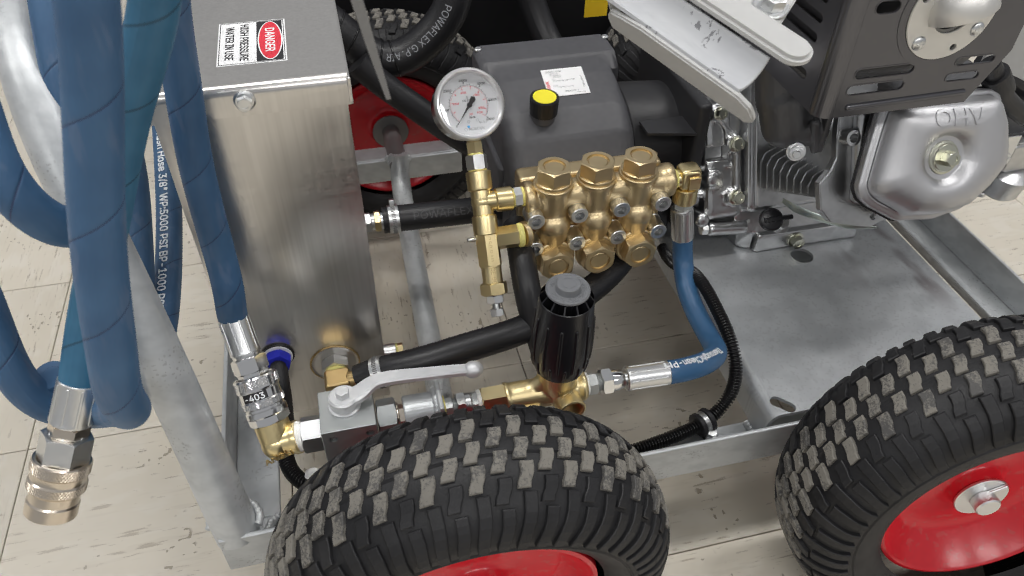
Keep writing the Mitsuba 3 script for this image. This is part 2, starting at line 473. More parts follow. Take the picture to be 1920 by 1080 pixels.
# ------------------------------------------------------------------ wheels
def wheel(c, R, w, rr, n, yaw, camber, side, ro, label, front, arc=None, dz=0.):
    """Pneumatic wheel; local z = towards `side` (-1: out towards the camera side). arc: (from, to) degrees of the tread whose lugs are separate."""
    k = thing('pneumatic_wheel', label, 'wheel', 'pneumatic wheels of the trolley')
    zdir = A([math.sin(yaw), -math.cos(yaw) * math.cos(camber), -math.sin(camber)])
    M = frame(c, zdir, (1, 0, 0))
    a, b, Rm = w / 2, (R - rr) / 2 - .002, (R + rr) / 2 - .002
    psi = np.linspace(-2.25, 2.25, 61)
    pw = lambda v: np.sign(v) * np.abs(v) ** (2 / n)
    ax, rad = a * pw(np.sin(psi)), Rm + b * pw(np.cos(psi))
    s = np.r_[0, np.cumsum(np.hypot(np.diff(ax), np.diff(rad)))]
    s -= np.interp(0, psi, s)
    prof = list(zip(rad, ax))
    # parting ridge on the crown, bead ring near the rim
    car = lathe(prof, 120, M)
    ridge = []
    for s0, hgt in ((.0035, .0016), (.079, .0012), (-.079, .0012)):
        p0 = [np.interp(s0 + d, s, rad) for d in (-.0015, 0, .0015)]
        q0 = [np.interp(s0 + d, s, ax) for d in (-.0015, 0, .0015)]
        nr, nz = (np.interp(s0 + .002, s, ax) - np.interp(s0 - .002, s, ax)) / .004, -(np.interp(s0 + .002, s, rad) - np.interp(s0 - .002, s, rad)) / .004
        ridge.append(lathe([(p0[0], q0[0]), (p0[1] + nr * hgt, q0[1] + nz * hgt), (p0[2], q0[2])], 120, M))
    part(k, 'tyre', cat(car, ridge), 'm_rubber', 28)

    def prf(t): return np.interp(t, s, rad), np.interp(t, s, ax)

    def lug(s0, s1, wd, kink, h):
        st = np.linspace(s0, s1, 5 if s1 - s0 < .019 else 7)
        V, top = [], []
        for inset, hh in ((0., -.0015), (0.0002, h * .8), (.0010, h)):
            for t in st:
                tt = t + (inset if t == st[0] else -inset if t == st[-1] else 0)
                r, z = prf(tt); r2, z2 = prf(tt + .001)
                nr, nz = (z2 - z) / .001, -(r2 - r) / .001
                l = math.hypot(nr, nz); nr, nz = nr / l, nz / l
                q = (t - s0) / (s1 - s0)
                off = kink * np.interp(q, [0, .40, .80, 1], [-.5, -.46, .42, .5])
                for e in (-1, 1):
                    y = (off + e * (wd / 2 - inset)) * r / R
                    V.append(((r + nr * hh) * math.cos(y / r), (r + nr * hh) * math.sin(y / r), z + nz * hh))
        m = len(st) * 2
        F, G = [], []
        ringi = [i * 2 for i in range(len(st))] + [i * 2 + 1 for i in reversed(range(len(st)))]
        for o in (0, m):
            for i in range(m):
                p, q = ringi[i], ringi[(i + 1) % m]
                F += [(o + p, o + m + q, o + q), (o + p, o + m + p, o + m + q)]
        for i in range(len(st) - 1):
            p = 2 * m + i * 2
            G += [(p, p + 1, p + 3), (p, p + 3, p + 2)]
        return trimesh.Trimesh(A(V), A(F + G), process=False), A(V), F, G

    cols = 60
    even = [(-.0182, -.0020), (.0022, .0182), (.0218, .0400), (-.0400, -.0214), (.0425, .0740), (-.0740, -.0421)]
    odd = [(-.0076, .0090), (.0114, .0303), (-.0300, -.0104), (.0320, .0740), (-.0740, -.0316)]
    rest, protos, plies = [], {}, {}
    for ci in range(cols):
        ang = ci * 360 / cols
        for bi, (s0, s1) in enumerate(even if ci % 2 == 0 else odd):
            kk = (ci % 2, bi)
            if kk not in protos:
                shoulder = max(abs(s0), abs(s1)) > .035
                wd = .0104 if not shoulder else .0108
                m, V, F, G = lug(s0, s1, wd, .0046, .0036 if not shoulder else .0033)
                worn = 0 if max(abs(s0), abs(s1)) > .031 else 2 if max(abs(s0), abs(s1)) > .02 else 1
                protos[kk] = (m, worn, m)
            m, worn, _ = protos[kk]
            if arc and any(lo <= ang % 360 <= hi for lo, hi in arc) and s1 > -.03:
                R4 = M @ trimesh.transformations.rotation_matrix(math.radians(ang), [0, 0, 1])
                ks = (kk, worn)
                if ks not in plies:
                    plies[ks] = mikit.ply(m, ('m_rubber', 'm_lug_top', 'm_lug_half')[worn], False)
                scene[key_for(k, 'tyre__tread_block')] = {**plies[ks], 'to_world': T(R4)}
            else:
                rest.append((put(m, M @ trimesh.transformations.rotation_matrix(math.radians(ang), [0, 0, 1])), worn))
    for flag, nm in ((1, 'worn_tread'), (2, 'worn_tread'), (0, 'shoulder_tread')):
        part(k, 'tyre__' + nm, cat([m for m, f in rest if f == flag]), ('m_rubber', 'm_lug_top', 'm_lug_half')[flag], False, kind='stuff')
    # pressed steel rim
    z0 = ro
    q = rr / .09
    half = [(.0975 * q, z0 - .010), (.1000 * q, z0 - .003), (.0990 * q, z0 + .0025), (.0955 * q, z0 + .0035), (.0925 * q, z0 + .0005), (.0885 * q, z0 - .008), (.0790 * q, z0 - .019), (.0735 * q, z0 - .0265 - dz * .5), (.069 * q, z0 - .0300 - dz),
            (.058 * q, z0 - .0320 - dz), (.036, z0 - .0315 - dz), (.0285, z0 - .0290 - dz), (.0250, z0 - .0250 - dz), (.0238, z0 - .0170 - dz), (.022, z0 - .0160 - dz), (.0, z0 - .0160 - dz)]
    part(k, 'rim', lathe(half, 96, M), 'm_red', 35)
    back = [(r, -z) for r, z in half][::-1]
    part(k, 'rim', lathe(back, 96, M), 'm_red', 35)
    Z = lambda z: M @ frame((0, 0, z), (0, 0, 1))
    if front:
        part(k, 'hub_washer', ring(.0250, .008, .0030, .0006, M=Z(z0 - .0155 - dz)), 'm_zinc')
        part(k, 'axle_cap', cat(cyl(.0115, .012, .0012, M=Z(z0 - .0125 - dz)), rbox(.030, .006, .004, .0015, M=Z(z0 - .0105 - dz) @ frame((.004, .010, 0), (0, 0, 1), (.9, .5, 0)))), 'm_zinc')
    else:
        part(k, 'hub_washer', ring(.0270, .012, .004, .0008, M=Z(z0 - .0155 - dz)), 'm_steel_dark')
        part(k, 'axle', cyl(.013, .10, .001, M=Z(z0 - .018 - dz)), 'm_steel_dark')
    return k


wheel((.476, -.3424, .156), .1721, .1111, .090, 2.065, -.0206, .0635, -1, .039,
      'near front-left black turf-tread wheel, only the top of its red rim in the picture', True, [(0, 178)], -.0090)
wheel((.9475, -.3722, .1564), .1784, .1128, .0917, 2.475, -.1359, -.0568, -1, .034,
      'right-hand turf-tread wheel in front of the grey plate, red rim and hub washer facing out', True, [(20, 215)])
wheel((.4945, .386, .155), .172, .1111, .088, 2.2, 0, 0, -1, .039,
      'rear-left wheel behind the steel tank, red rim disc in shade beyond the rear beam', False)
wheel((.985, .392, .155), .172, .1111, .088, 2.2, 0, 0, -1, .039,
      'rear-right wheel, only a bit of black tread in view under the grey bracket', False)

# ------------------------------------------------------------------ trolley frame
fk = thing('steel_chassis', 'galvanised steel trolley frame with angle rails, a round cross tube and a bent push handle', 'trolley frame')


def rough(m, amp, f, size=.006):
    v, fc = trimesh.remesh.subdivide_to_size(m.vertices, m.faces, size, max_iter=20)
    m = trimesh.Trimesh(v, fc, process=True)
    m.vertices += m.vertex_normals * ((meshkit.fbm(m.vertices * f, 3) - .5) * 2 * amp)[:, None]
    return m


def weld(owner, pts, r=.004, bs='m_galv'):
    p = Path(pts, .0012)
    q = np.random.default_rng(len(scene)).normal(0, 1, 400)
    m, _ = tube(p, r, 12, rf=lambda s: r * (1 + .16 * np.sin(s * 2 * np.pi / .0042) + .05 * np.interp(s, np.linspace(0, p.L, 400), q)))
    part(owner, 'weld_bead', m, bs, True)


part(fk, 'front_rail', cat(box2((.262, -.2770, .1060), (1.16, -.2722, .1555), .0015), box2((.2625, -.2728, .1065), (1.16, -.232, .1112), .0015)), 'm_galv')
part(fk, 'side_rail', cat(box2((.2620, -.2715, .1060), (.2668, .300, .1555), .0015), box2((.2672, -.2318, .1066), (.3090, .300, .1114), .0015)), 'm_galv')
part(fk, 'rear_beam', cat(box2((.267, .284, .119), (.5885, .2888, .1555), .002), box2((.267, .2892, .1505), (.5885, .322, .1553), .002)), 'm_galv')
part(fk, 'end_channel', cat(box2((1.157, -.272, .106), (1.2015, .36, .1108), .0015), box2((1.197, -.272, .1112), (1.2015, .36, .153), .0015), rough(box2((1.1545, -.2715, .1112), (1.1655, .36, .121), .003), .0012, 60, .012)), 'm_galv', 30)
ct = Path([(.4958, .277, .168), (.4948, .268, .150), (.4935, .250, .1325), (.492, .215, .1215), (.4895, .13, .1185), (.4845, -.05, .118), (.480, -.225, .117)], .004)
part(fk, 'cross_tube', tube(ct, .0135, 28)[0], 'm_galv', True)
weld(fk, [(.4815, .2835, .164), (.484, .276, .1515), (.4945, .2725, .1475), (.506, .276, .1515), (.509, .2835, .164)], .0035)
hp = Path([(.2765, -.262, .140), (.2695, -.244, .195), (.2600, -.2185, .267), (.2490, -.193, .335), (.2355, -.163, .400), (.2185, -.122, .4655), (.2035, -.066, .512), (.191, .005, .535), (.180, .10, .545)], .004)
part(fk, 'push_handle', tube(hp, .0195, 40)[0], 'm_galv', True, label='thick bent galvanised handle tube rising from the front corner')
weld(fk, [(.2765 + .0215 * math.cos(a), -.258 + .0185 * math.sin(a), .1545 + .004 * math.sin(a)) for a in np.linspace(-.4, 3.3, 9)], .0035)
weld(fk, [(.296, -.2695, .1120), (.296, -.255, .1135), (.3005, -.241, .1135), (.3065, -.2345, .1125)], .004)
part(fk, 'unseen_cross_channel', cat(box2((.83, -.085, .1150), (1.09, -.080, .1530), .001), box2((.83, -.0797, .1150), (1.09, -.015, .1190), .001), box2((.83, -.0147, .1150), (1.09, -.010, .1530), .001)), 'm_galv')  # unseen channel under the plate, placed to darken the drain hole
part(fk, 'added_bounce_plate', slab(sg.box(.405, .108, .548, .150).buffer(-.01).buffer(.01), .005, frame((0, -.2775, 0), (0, -1, 0), (1, 0, 0))), 'm_galv')  # added hidden plate, blocks red bounce from the front wheel rim
# engine base plate with rolled edge, drain hole and corner notch
lw = sg.LineString([(.7985, .119), (.7985, .1455)] + [(.8105 - .012 * math.cos(a), .1455 + .012 * math.sin(a)) for a in np.linspace(.1, math.pi / 2, 10)] + [(1.098, .1575)]).buffer(.002, cap_style=2)
bp = man(put(trimesh.creation.extrude_polygon(lw, .575, engine='earcut'), A([[1, 0, 0, 0], [0, 0, -1, .31], [0, 1, 0, 0], [0, 0, 0, 1.]])))
bp = bp - m3.Manifold.cylinder(.03, .0138, .0138, 40).translate((.954, -.045, .145))
bp = bp - m3.Manifold.batch_hull([m3.Manifold.cylinder(.05, .0065, .0065, 20).translate((x, y, .13)) for x, y in ((.8120, -.2480), (.8215, -.2580))])
part(fk, 'base_plate', tm(bp), 'm_plate', 20, label='flat grey steel plate under the engine with a round drain hole')
weld(fk, [(.797, -.262, .1125), (.7965, -.250, .1135), (.7965, -.236, .1125)], .0045)

# ------------------------------------------------------------------ stainless water tank
tk = thing('water_tank', 'brushed stainless steel water tank with a folded lid at the left', 'water tank')


def sheet_box(lo, hi, amp):
    m = trimesh.creation.box(bounds=[lo, hi])
    v, f = trimesh.remesh.subdivide_to_size(m.vertices, m.faces, .009, max_iter=20)
    m = trimesh.Trimesh(v, f, process=False)
    c = (A(lo) + A(hi)) / 2; h = (A(hi) - A(lo)) / 2
    q = np.abs((m.vertices - c) / h)
    inner = np.prod(np.where(q > .999, 1, np.clip((1 - q) * 6, 0, 1)), 1)
    nrm = np.where(q > .999, np.sign(m.vertices - c), 0.)
    m.vertices += nrm * (inner * (meshkit.fbm(m.vertices * 9, 3, 4) - .55) * amp)[:, None]
    return m


part(tk, 'body', sheet_box((.2855, -.110, .1118), (.4305, .262, .478), .0016), 'm_inox', 20)
# lid: a folded sheet, front edge rounded, flange turned down
pl = [(-.1165, .4735), (-.1165, .4890)] + [(-.1085 - .008 * math.cos(a), .4895 + .008 * math.sin(a)) for a in np.linspace(.1, math.pi / 2, 8)] + [(.275, .4975), (.275, .4735), (.2725, .4735), (.2725, .4950), (-.1085, .4950)] + [(-.1085 - .0055 * math.cos(a), .4895 + .0055 * math.sin(a)) for a in np.linspace(math.pi / 2, .1, 8)] + [(-.114, .489), (-.114, .4735)]
L = trimesh.creation.extrude_polygon(sg.Polygon(pl), .1515, engine='earcut')
L = put(L, A([[0, 0, 1, .2815], [1, 0, 0, 0], [0, 1, 0, 0], [0, 0, 0, 1.]]))
part(tk, 'lid', cat(L, box2((.2805, -.1160, .4738), (.2828, .2745, .4972), .001), box2((.4322, -.1160, .4738), (.4345, .2745, .4972), .001)), 'm_inox', 40)
part(tk, 'lid__edge_weld', rough(box2((.4318, -.1172, .4736), (.4347, -.1150, .4962), .0008), .0005, 300, .003), 'm_inox', 30)
B = frame((.355, -.1165, .4865), (0, -1, .0), (1, 0, 0))
part(tk, 'lid_bolt', cat(lathe([(0, 0), (.0080, 0), (.0082, .0012), (.0066, .0022), (0, .0022)], 32, B), hexp(.0104, .0066, B @ frame((0, 0, .002), (0, 0, 1), (1, .4, 0)), recess=(.0026, .0006))), 'm_zinc')
# sunk seam of the front face and spot marks
# danger sign: lies on the lid
sk = thing('danger_sign', 'white, black and red DANGER HIGH PRESSURE WATER IN USE sticker on the steel lid', 'sign')
SM = frame((.3628, -.0425, .4977), (0, 0, 1), (0, -1, 0)) @ np.diag([1, 1, 1, 1.])
W, H = .0775, .0535
part(sk, 'sheet', rbox(W, H, .0004, .0001, SM, 6), 'm_white')
part(sk, 'border', slab(sg.box(-W / 2 + .0012, -H / 2 + .0012, W / 2 - .0012, H / 2 - .0012).difference(sg.box(-W / 2 + .0018, -H / 2 + .0018, W / 2 - .0018, H / 2 - .0018)), .0002, SM @ frame((0, 0, .0002), (0, 0, 1)), .00002), 'm_print_dark', False)
part(sk, 'black_panel', slab(sg.box(-W / 2 + .0026, .0035, W / 2 - .0026, H / 2 - .0026), .0002, SM @ frame((0, 0, .0002), (0, 0, 1)), .00002), 'm_print_dark', False)
el = lambda a, b: sg.Polygon([(a * math.cos(t), .0143 + b * math.sin(t)) for t in np.linspace(0, 2 * math.pi, 64, endpoint=False)])
part(sk, 'oval_rim', slab(el(.0350, .0098), .0002, SM @ frame((0, 0, .00038), (0, 0, 1)), .00002), 'm_white', False)
part(sk, 'oval', slab(el(.0338, .0088), .0002, SM @ frame((0, 0, .00050), (0, 0, 1)), .00002), 'm_print_red', False)
part(sk, 'lettering', text_fit('DANGER', .0072, .0430, SM @ frame((0, .0143, .0007), (0, 0, 1)), .00012, True), 'm_white', False)
part(sk, 'lettering', cat(text_fit('HIGH PRESSURE', .0064, .0660, SM @ frame((0, -.0060, .0003), (0, 0, 1)), .00012, True), text_fit('WATER IN USE', .0064, .0595, SM @ frame((0, -.0175, .0003), (0, 0, 1)), .00012, True)), 'm_print_dark', False)

# fittings in the tank's front face and side
bk = thing('cable_gland', 'bright blue hexagonal gland on the front of the steel tank with a black tube below', 'cable gland')
B = frame((.3265, -.110, .2035), (0, -1, 0), (1, 0, 0))
part(bk, 'rubber_seal', ring(.0162, .006, .0025, .0008, M=B), 'm_black_soft')
part(bk, 'washer', ring(.0145, .006, .0016, .0004, M=B @ frame((0, 0, .0024), (0, 0, 1))), 'm_white')
part(bk, 'nut', hexp(.0225, .011, B @ frame((0, 0, .004), (0, 0, 1), (1, .2, 0)), ch=.1), 'm_blue_nut')
part(bk, 'spigot', cyl(.0075, .009, .001, M=B @ frame((0, 0, .014), (0, 0, 1))), 'm_black_soft')
dp = Path([(.3265, -.131, .2035), (.3268, -.142, .199), (.3262, -.1485, .185), (.3235, -.152, .160), (.3205, -.1545, .135), (.3185, -.157, .122)], .003)
part(bk, 'drain_tube', tube(dp, .0092, 24)[0], 'm_black_soft', True)


def corrugated(owner, name, pts, r, pitch=.0033):
    p = Path(pts, pitch / 8)
    w = lambda s: r - .0009 + .0012 * np.clip(1.6 * np.sin(s * 2 * np.pi / pitch), -1, 1)
    return part(owner, name, tube(p, r, 24, rf=w)[0], 'm_conduit', True)


corrugated(bk, 'corrugated_sleeve', [(.3187, -.1565, .124), (.3175, -.168, .1195), (.3205, -.187, .1205), (.331, -.206, .1225), (.349, -.2195, .1235), (.372, -.226, .1235), (.40, -.229, .1235)], .0078)
ok_ = thing('tank_outlet', 'brass outlet elbow with a steel nut on a round flange low on the tank front', 'pipe fitting')
B = frame((.3795, -.110, .1785), (0, -1, 0), (1, 0, 0))
part(ok_, 'flange', lathe([(0, 0), (.0238, 0), (.0246, .0007), (.0240, .0016), (.0215, .0010), (.0205, .0012), (0, .0016)], 56, B), 'm_inox')
part(ok_, 'weld_bead', tube(Path([(B @ [.0243 * math.cos(a), .0243 * math.sin(a), .0008, 1])[:3] for a in np.linspace(0, 6.28, 40)], .001), .0011, 8, rf=lambda s: .0010 + .0004 * np.sin(s * 2300))[0], 'm_brass_dull', True)
part(ok_, 'nut', hexp(.0262, .013, B @ frame((0, 0, .0015), (0, 0, 1), (0, 1, 0)), ch=.1), 'm_zinc')
part(ok_, 'sealing_tape', cat(cyl(.0115, .005, .001, M=B @ frame((0, 0, .014), (0, 0, 1)))), 'm_tape')
part(ok_, 'elbow', cat(rbox(.0255, .026, .0235, .003, B @ frame((.001, -.002, .029), (0, 0, 1))), cyl(.0118, .012, .001, M=B @ frame((.001, -.002, .018), (0, 0, 1))), hexp(.025, .012, frame((.3805, -.139, .1685), (0, -.1, -1)))), 'm_brass_dull')
part(ok_, 'hose_tail', cyl(.0095, .030, .001, M=frame((.391, -.141, .1815), (1, -.05, .18))), 'm_brass_dull')
pk = thing('drain_plug', 'small brass plug on a steel socket low on the right side of the tank', 'pipe plug')
part(pk, 'socket', ring(.0095, .003, .014, .0006, M=frame((.4300, -.07, .1375), (1, 0, 0))), 'm_zinc')
part(pk, 'plug', hexp(.0150, .0065, frame((.4455, -.07, .1375), (1, 0, 0))), 'm_brass')
part(pk, 'sealing_tape', cyl(.0085, .003, .0006, M=frame((.4433, -.07, .1375), (1, 0, 0))), 'm_tape')

# ------------------------------------------------------------------ black rubber hoses
sh = thing('suction_hose', 'thick black rubber hose from the tank outlet elbow curving behind the black knob', 'hose')
p = Path([(.402, -.1445, .1855), (.43, -.147, .1945), (.465, -.148, .1995), (.504, -.142, .2005), (.562, -.131, .2000), (.606, -.115, .1985), (.656, -.090, .2000), (.700, -.062, .2080), (.726, -.040, .2260), (.735, -.030, .2500)], .004)
hose(sh, 'rubber_tube', p, .0150, 'm_rubber_hose')
part(sh, 'lettering', text_tube('POWAFLEX G.P. AIR 20 BAR', .0052, p, .0150, .030, p.angle_to(.05, (0, .9, .45)), sx=1.1), 'm_print_faint', False)


def clamp(owner, path, s, r, w=.011, tail=True, ang=0.):
    c, t, x, y = path.at(s)
    M = frame(c, t, x)
    part(owner, 'hose_clamp', ring(r + .0011, r - .0005, w, .0004, M=M), 'm_zinc')
    gr = [rbox(.0011, .0045, .0006, .0002, M @ frame(((r + .0013) * math.cos(a), (r + .0013) * math.sin(a), w / 2), (math.cos(a), math.sin(a), 0), (-math.sin(a), math.cos(a), 0)), 6) for a in np.linspace(0, 2 * math.pi, 52, endpoint=False)]
    part(owner, 'hose_clamp__grooves', cat(gr), 'm_steel_dark', False)
    part(owner, 'hose_clamp__screw', cat(rbox(.009, .006, .007, .001, M @ frame(((r + .004) * math.cos(ang), (r + .004) * math.sin(ang), w / 2), (math.cos(ang), math.sin(ang), 0)))), 'm_zinc')


clamp(sh, p, .016, .0150, .0115, ang=2.2)
bh = thing('bypass_hose', 'black rubber hose dropping behind the black knob from under the pump', 'hose')
p2 = Path([(.588, -.035, .262), (.5855, -.070, .257), (.5835, -.100, .240), (.5865, -.122, .212), (.592, -.146, .185), (.594, -.175, .176), (.588, -.205, .195), (.583, -.222, .212)], .004)
hose(bh, 'rubber_tube', p2, .0142, 'm_rubber_hose')
fh = thing('feed_hose', 'straight black rubber hose from the steel tank side to behind the brass tee', 'hose')
p3 = Path([(.452, .030, .2445), (.50, .029, .2440), (.55, .028, .2430), (.60, .030, .2420), (.64, .033, .2410)], .005)
hose(fh, 'rubber_tube', p3, .0148, 'm_rubber_hose')
part(fh, 'lettering', text_tube('POWAFLEX', .0085, p3, .0148, .034, p3.angle_to(.05, (0, -.75, .65)), bold=False, sx=1.05), 'm_print_faint', False)
clamp(fh, p3, .006, .0148, .012, ang=-2.0)
part(fh, 'tail_fitting', cat(hexp(.020, .0085, frame((.4305, .030, .2445), (1, 0, 0))), cyl(.0095, .03, .001, M=frame((.4385, .03, .2445), (1, 0, 0)))), 'm_zinc')
part(fh, 'tail_nut', hexp(.0215, .007, frame((.4425, .030, .2445), (1, 0, 0))), 'm_brass')

# ------------------------------------------------------------------ pump
pu = thing('pump', 'three-plunger pressure pump with a bronze valve manifold and a dark grey crankcase', 'pump')
# crankcase: dark plastic-coated shell, section in (y, z) swept along x with rounded shoulders
sec = [(-.028, .205), (-.028, .262), (-.012, .300), (.012, .336), (.040, .3545), (.085, .3690), (.128, .3735), (.146, .3720), (.156, .3640), (.158, .345), (.158, .195)]
sec2 = sg.Polygon(sec).buffer(-.022, 14).buffer(.022, 14)


def shell(poly, xs, ins):
    """Section poly at stations x, shrunk by `ins`, hulled strip by strip."""
    out = []
    for (x0, i0), (x1, i1) in zip(zip(xs[:-1], ins[:-1]), zip(xs[1:], ins[1:])):
        pts = []
        for x, i in ((x0, i0), (x1, i1)):
            for y, z in A(poly.buffer(-i).exterior.coords)[:-1]:
                pts.append((x, y, z))
        out.append(m3.Manifold.hull_points(A(pts)))
    return m3.Manifold.batch_boolean(out, m3.OpType.Add)


cc = shell(sec2, [.588, .5892, .5925, .598, .605, .612, .712, .719, .726, .7315, .7348, .736], [.020, .0125, .0068, .0026, .0006, 0, 0, .0006, .0026, .0068, .0125, .020])
cc2 = shell(sg.Polygon([(.100, .19), (.100, .362), (.118, .3760), (.158, .3770), (.166, .366), (.166, .19)]).buffer(.003).buffer(-.003), [.583, .586, .592, .7365, .7425, .745], [.006, .002, 0, 0, .002, .006])
crank = trimesh.util.concatenate([tm(cc + cc2)])
part(pu, 'crankcase', crank, 'm_dark_plastic', 35, label='dark grey crankcase with a sloping top')
for x in (.588, .741):
    part(pu, 'crankcase__corner_screw', cyl(.0042, .004, .001, M=frame((x, .150, .3745), (0, 0, 1))), 'm_zinc')
part(pu, 'crankcase__side_lug', cat(box2((.582, .02, .21), (.594, .10, .30), .004), box2((.586, -.012, .215), (.5945, .02, .285), .004)), 'm_dark_plastic')
# filler cap
nrm = unit((0, -.10, 1))
cb = frame((.6345, .034, .3500), nrm)
part(pu, 'filler_neck', cyl(.0125, .012, .001, M=cb @ frame((0, 0, -.004), (0, 0, 1))), 'm_dark_plastic')
capb = m3.Manifold.cylinder(.0185, .0150, .0155, 64)
for a in np.linspace(0, 2 * math.pi, 20, endpoint=False):
    capb = capb - m3.Manifold.cylinder(.03, .0011, .0011, 10).translate((.0160 * math.cos(a), .0160 * math.sin(a), .001))
part(pu, 'filler_cap', put(cat(tm(capb), lathe([(0, .0183), (.0140, .0183), (.0150, .0178), (.0142, .0194), (.0134, .0194), (.0130, .0188), (0, .0188)], 48)), cb @ frame((0, 0, .0065), (0, 0, 1))), 'm_black_gloss', 40, label='ribbed black filler cap with a yellow top')
part(pu, 'filler_cap__disc', cyl(.0126, .0012, .0004, M=cb @ frame((0, 0, .0250), (0, 0, 1))), 'm_yellow')
# rating plate: sticker on the sloping top
sl = unit((0, .045, .0145))
LN = unit(np.cross((1, 0, 0), sl))
LM = frame((.6705, .0745, .36625), LN, (1, 0, .0))
rp = key_for(pu, 'rating_label')
part(pu, 'rating_label', rbox(.0475, .0400, .0004, .0001, LM, 6), 'm_white', label='white printed rating label')
LT = LM @ frame((0, 0, .00025), (0, 0, 1))
rows_ = [('MODEL NPM', -.010, .0160, .0022, 0), ('RPM 1450', -.0105, .0128, .0015, 0), ('Max Pressure', -.0095, .0105, .0015, 0), ('250 bar', -.0075, .0078, .0018, 0), ('Flow', -.0125, .0042, .0014, 0), ('15 l/min @ 1450 RPM', -.0010, .0022, .0018, 0),
         ('Power', -.0120, -.0050, .0014, 0), ('6.8 kW / 9.3 hp', -.0010, -.0072, .0018, 0), ('S/N 810776', .004, -.0140, .0020, 0), ('Made in Italy', .0145, -.0170, .0012, 0)]
part(pu, 'rating_label__lettering', cat([text_flat(s, h, LT @ frame((x, y, 0), (0, 0, 1)), .0001, False) for s, x, y, h, _ in rows_], text_flat('L 200 / 250.0', .0020, LT @ frame((.0195, -.002, 0), (0, 0, 1), (0, -1, 0)), .0001)), 'm_print_dark', False)
part(pu, 'rating_label__brand', text_flat('HAWK', .0042, LT @ frame((-.0205, -.006, 0), (0, 0, 1), (0, 1, 0)), .0001, True), 'm_print_red', False)
# bell housing towards the engine
bell = [lathe([(0, 0), (.066, 0), (.068, .003), (.066, .030), (.064, .064), (.070, .068), (0, .068)], 64, frame((.735, .078, .280), (1, 0, 0))), box2((.796, -.008, .19), (.812, .17, .366), .005), box2((.738, .02, .165), (.80, .14, .24), .006)]
for z in (.232, .282, .330):
    bell.append(tm(m3.Manifold.hull_points(A([(.745, .004, z), (.745, .004, z + .003), (.745, .03, z), (.745, .03, z + .003), (.797, -.008, z), (.797, -.008, z + .003), (.797, .03, z), (.797, .03, z + .003)]))))
part(pu, 'bell_housing', cat(bell), 'm_bell', 30)
part(pu, 'mounting_foot', box2((.62, .03, .1600), (.73, .15, .21), .004), 'm_black_soft')

# manifold body
CX = (.6222, .6680, .7140)
sph = lambda r, c, n=36: m3.Manifold.sphere(r, n).translate(c)


def rev(prof, M, n=44):
    """Solid of revolution as a manifold: profile (r, z) about local z of M."""
    c = m3.CrossSection([[(max(r, 0), z) for r, z in prof]])
    return m3.Manifold.revolve(c, n).transform(np.asarray(M)[:3])


def rb(lo, hi, r=.003):
    return man(box2(lo, hi, r, 12))


GX = frame((.592, -.050, .3085), (1, 0, 0))
mb = rev([(0, 0), (.0165, 0), (.0180, .0015), (.0180, .009), (.0155, .0115), (.0155, .1500), (.0180, .1525), (.0180, .1605), (.0165, .162), (0, .162)], GX)
mb = mb + rb((.596, -.050, .246), (.748, -.006, .292), .007)
mb = mb + rb((.600, -.054, .288), (.744, -.012, .309), .006)
mb = mb + rb((.593, -.030, .225), (.751, -.006, .318), .004)
for x in CX:
    mb = mb + rev([(0, .262), (.0155, .262), (.0182, .270), (.0173, .292), (.0174, .303), (.0188, .318), (.0192, .3235), (0, .3235)], frame((x, -.053, 0), (0, 0, 1)))
    mb = mb + sph(.0183, (x, -.0600, .2795)) + m3.Manifold.hull(sph(.0165, (x, -.060, .276)) + sph(.0150, (x, -.060, .262)))
    mb = mb + rev([(0, 0), (.0205, 0), (.0205, .022), (.0195, .0235), (0, .0235)], frame((x, -.046, .2425), (0, -1, 0)))
BX = (.5995, .6455, .6910, .7365)
for x in BX:
    for z in (.2965, .2600):
        mb = mb + rev([(0, 0), (.0078, 0), (.0078, .0275), (.0070, .0285), (0, .0285)], frame((x, -.028, z), (0, -1, 0)), 28)
mbm = soften(mb, .0035, 8)
part(pu, 'manifold', mbm, 'm_brass_cast', 50, label='bronze manifold block with three upright columns')
for x in CX:
    M, CAPZ = frame((x, -.053, .3225), (0, 0, 1)), .0214
    part(pu, 'valve_cap', cat(lathe([(0, 0), (.0200, 0), (.0207, .0008), (.0207, .0032), (.0200, .0040), (.0185, .0044), (.0185, .0060), (.0190, .0064), (.0190, .0078), (.0175, .0086), (0, .0086)], 56, M),
                              hexp(.0325, .0160, M @ frame((0, 0, .0080), (0, 0, 1), (1, .25 if x < .65 else .1, 0)), ch=.1, both=False, recess=(.0116, .0024)), cyl(.0100, .0012, .0006, 40, M @ frame((0, 0, CAPZ), (0, 0, 1)))), 'm_brass_cast', 28)
    M, CAPZ = frame((x, -.0690, .2415), (0, -1, 0), (1, 0, 0)), .0159
    part(pu, 'valve_cap', cat(lathe([(0, 0), (.0215, 0), (.0222, .0008), (.0222, .0030), (.0210, .0040), (.0190, .0042), (.0190, .0056), (0, .0056)], 56, M),
                              hexp(.0330, .0135, M @ frame((0, 0, .0050), (0, 0, 1), (1, .32 if x > .7 else .5, 0)), ch=.1, both=False, recess=(.0116, .0024)), cyl(.0100, .0012, .0006, 40, M @ frame((0, 0, CAPZ), (0, 0, 1)))), 'm_brass_cast', 28)
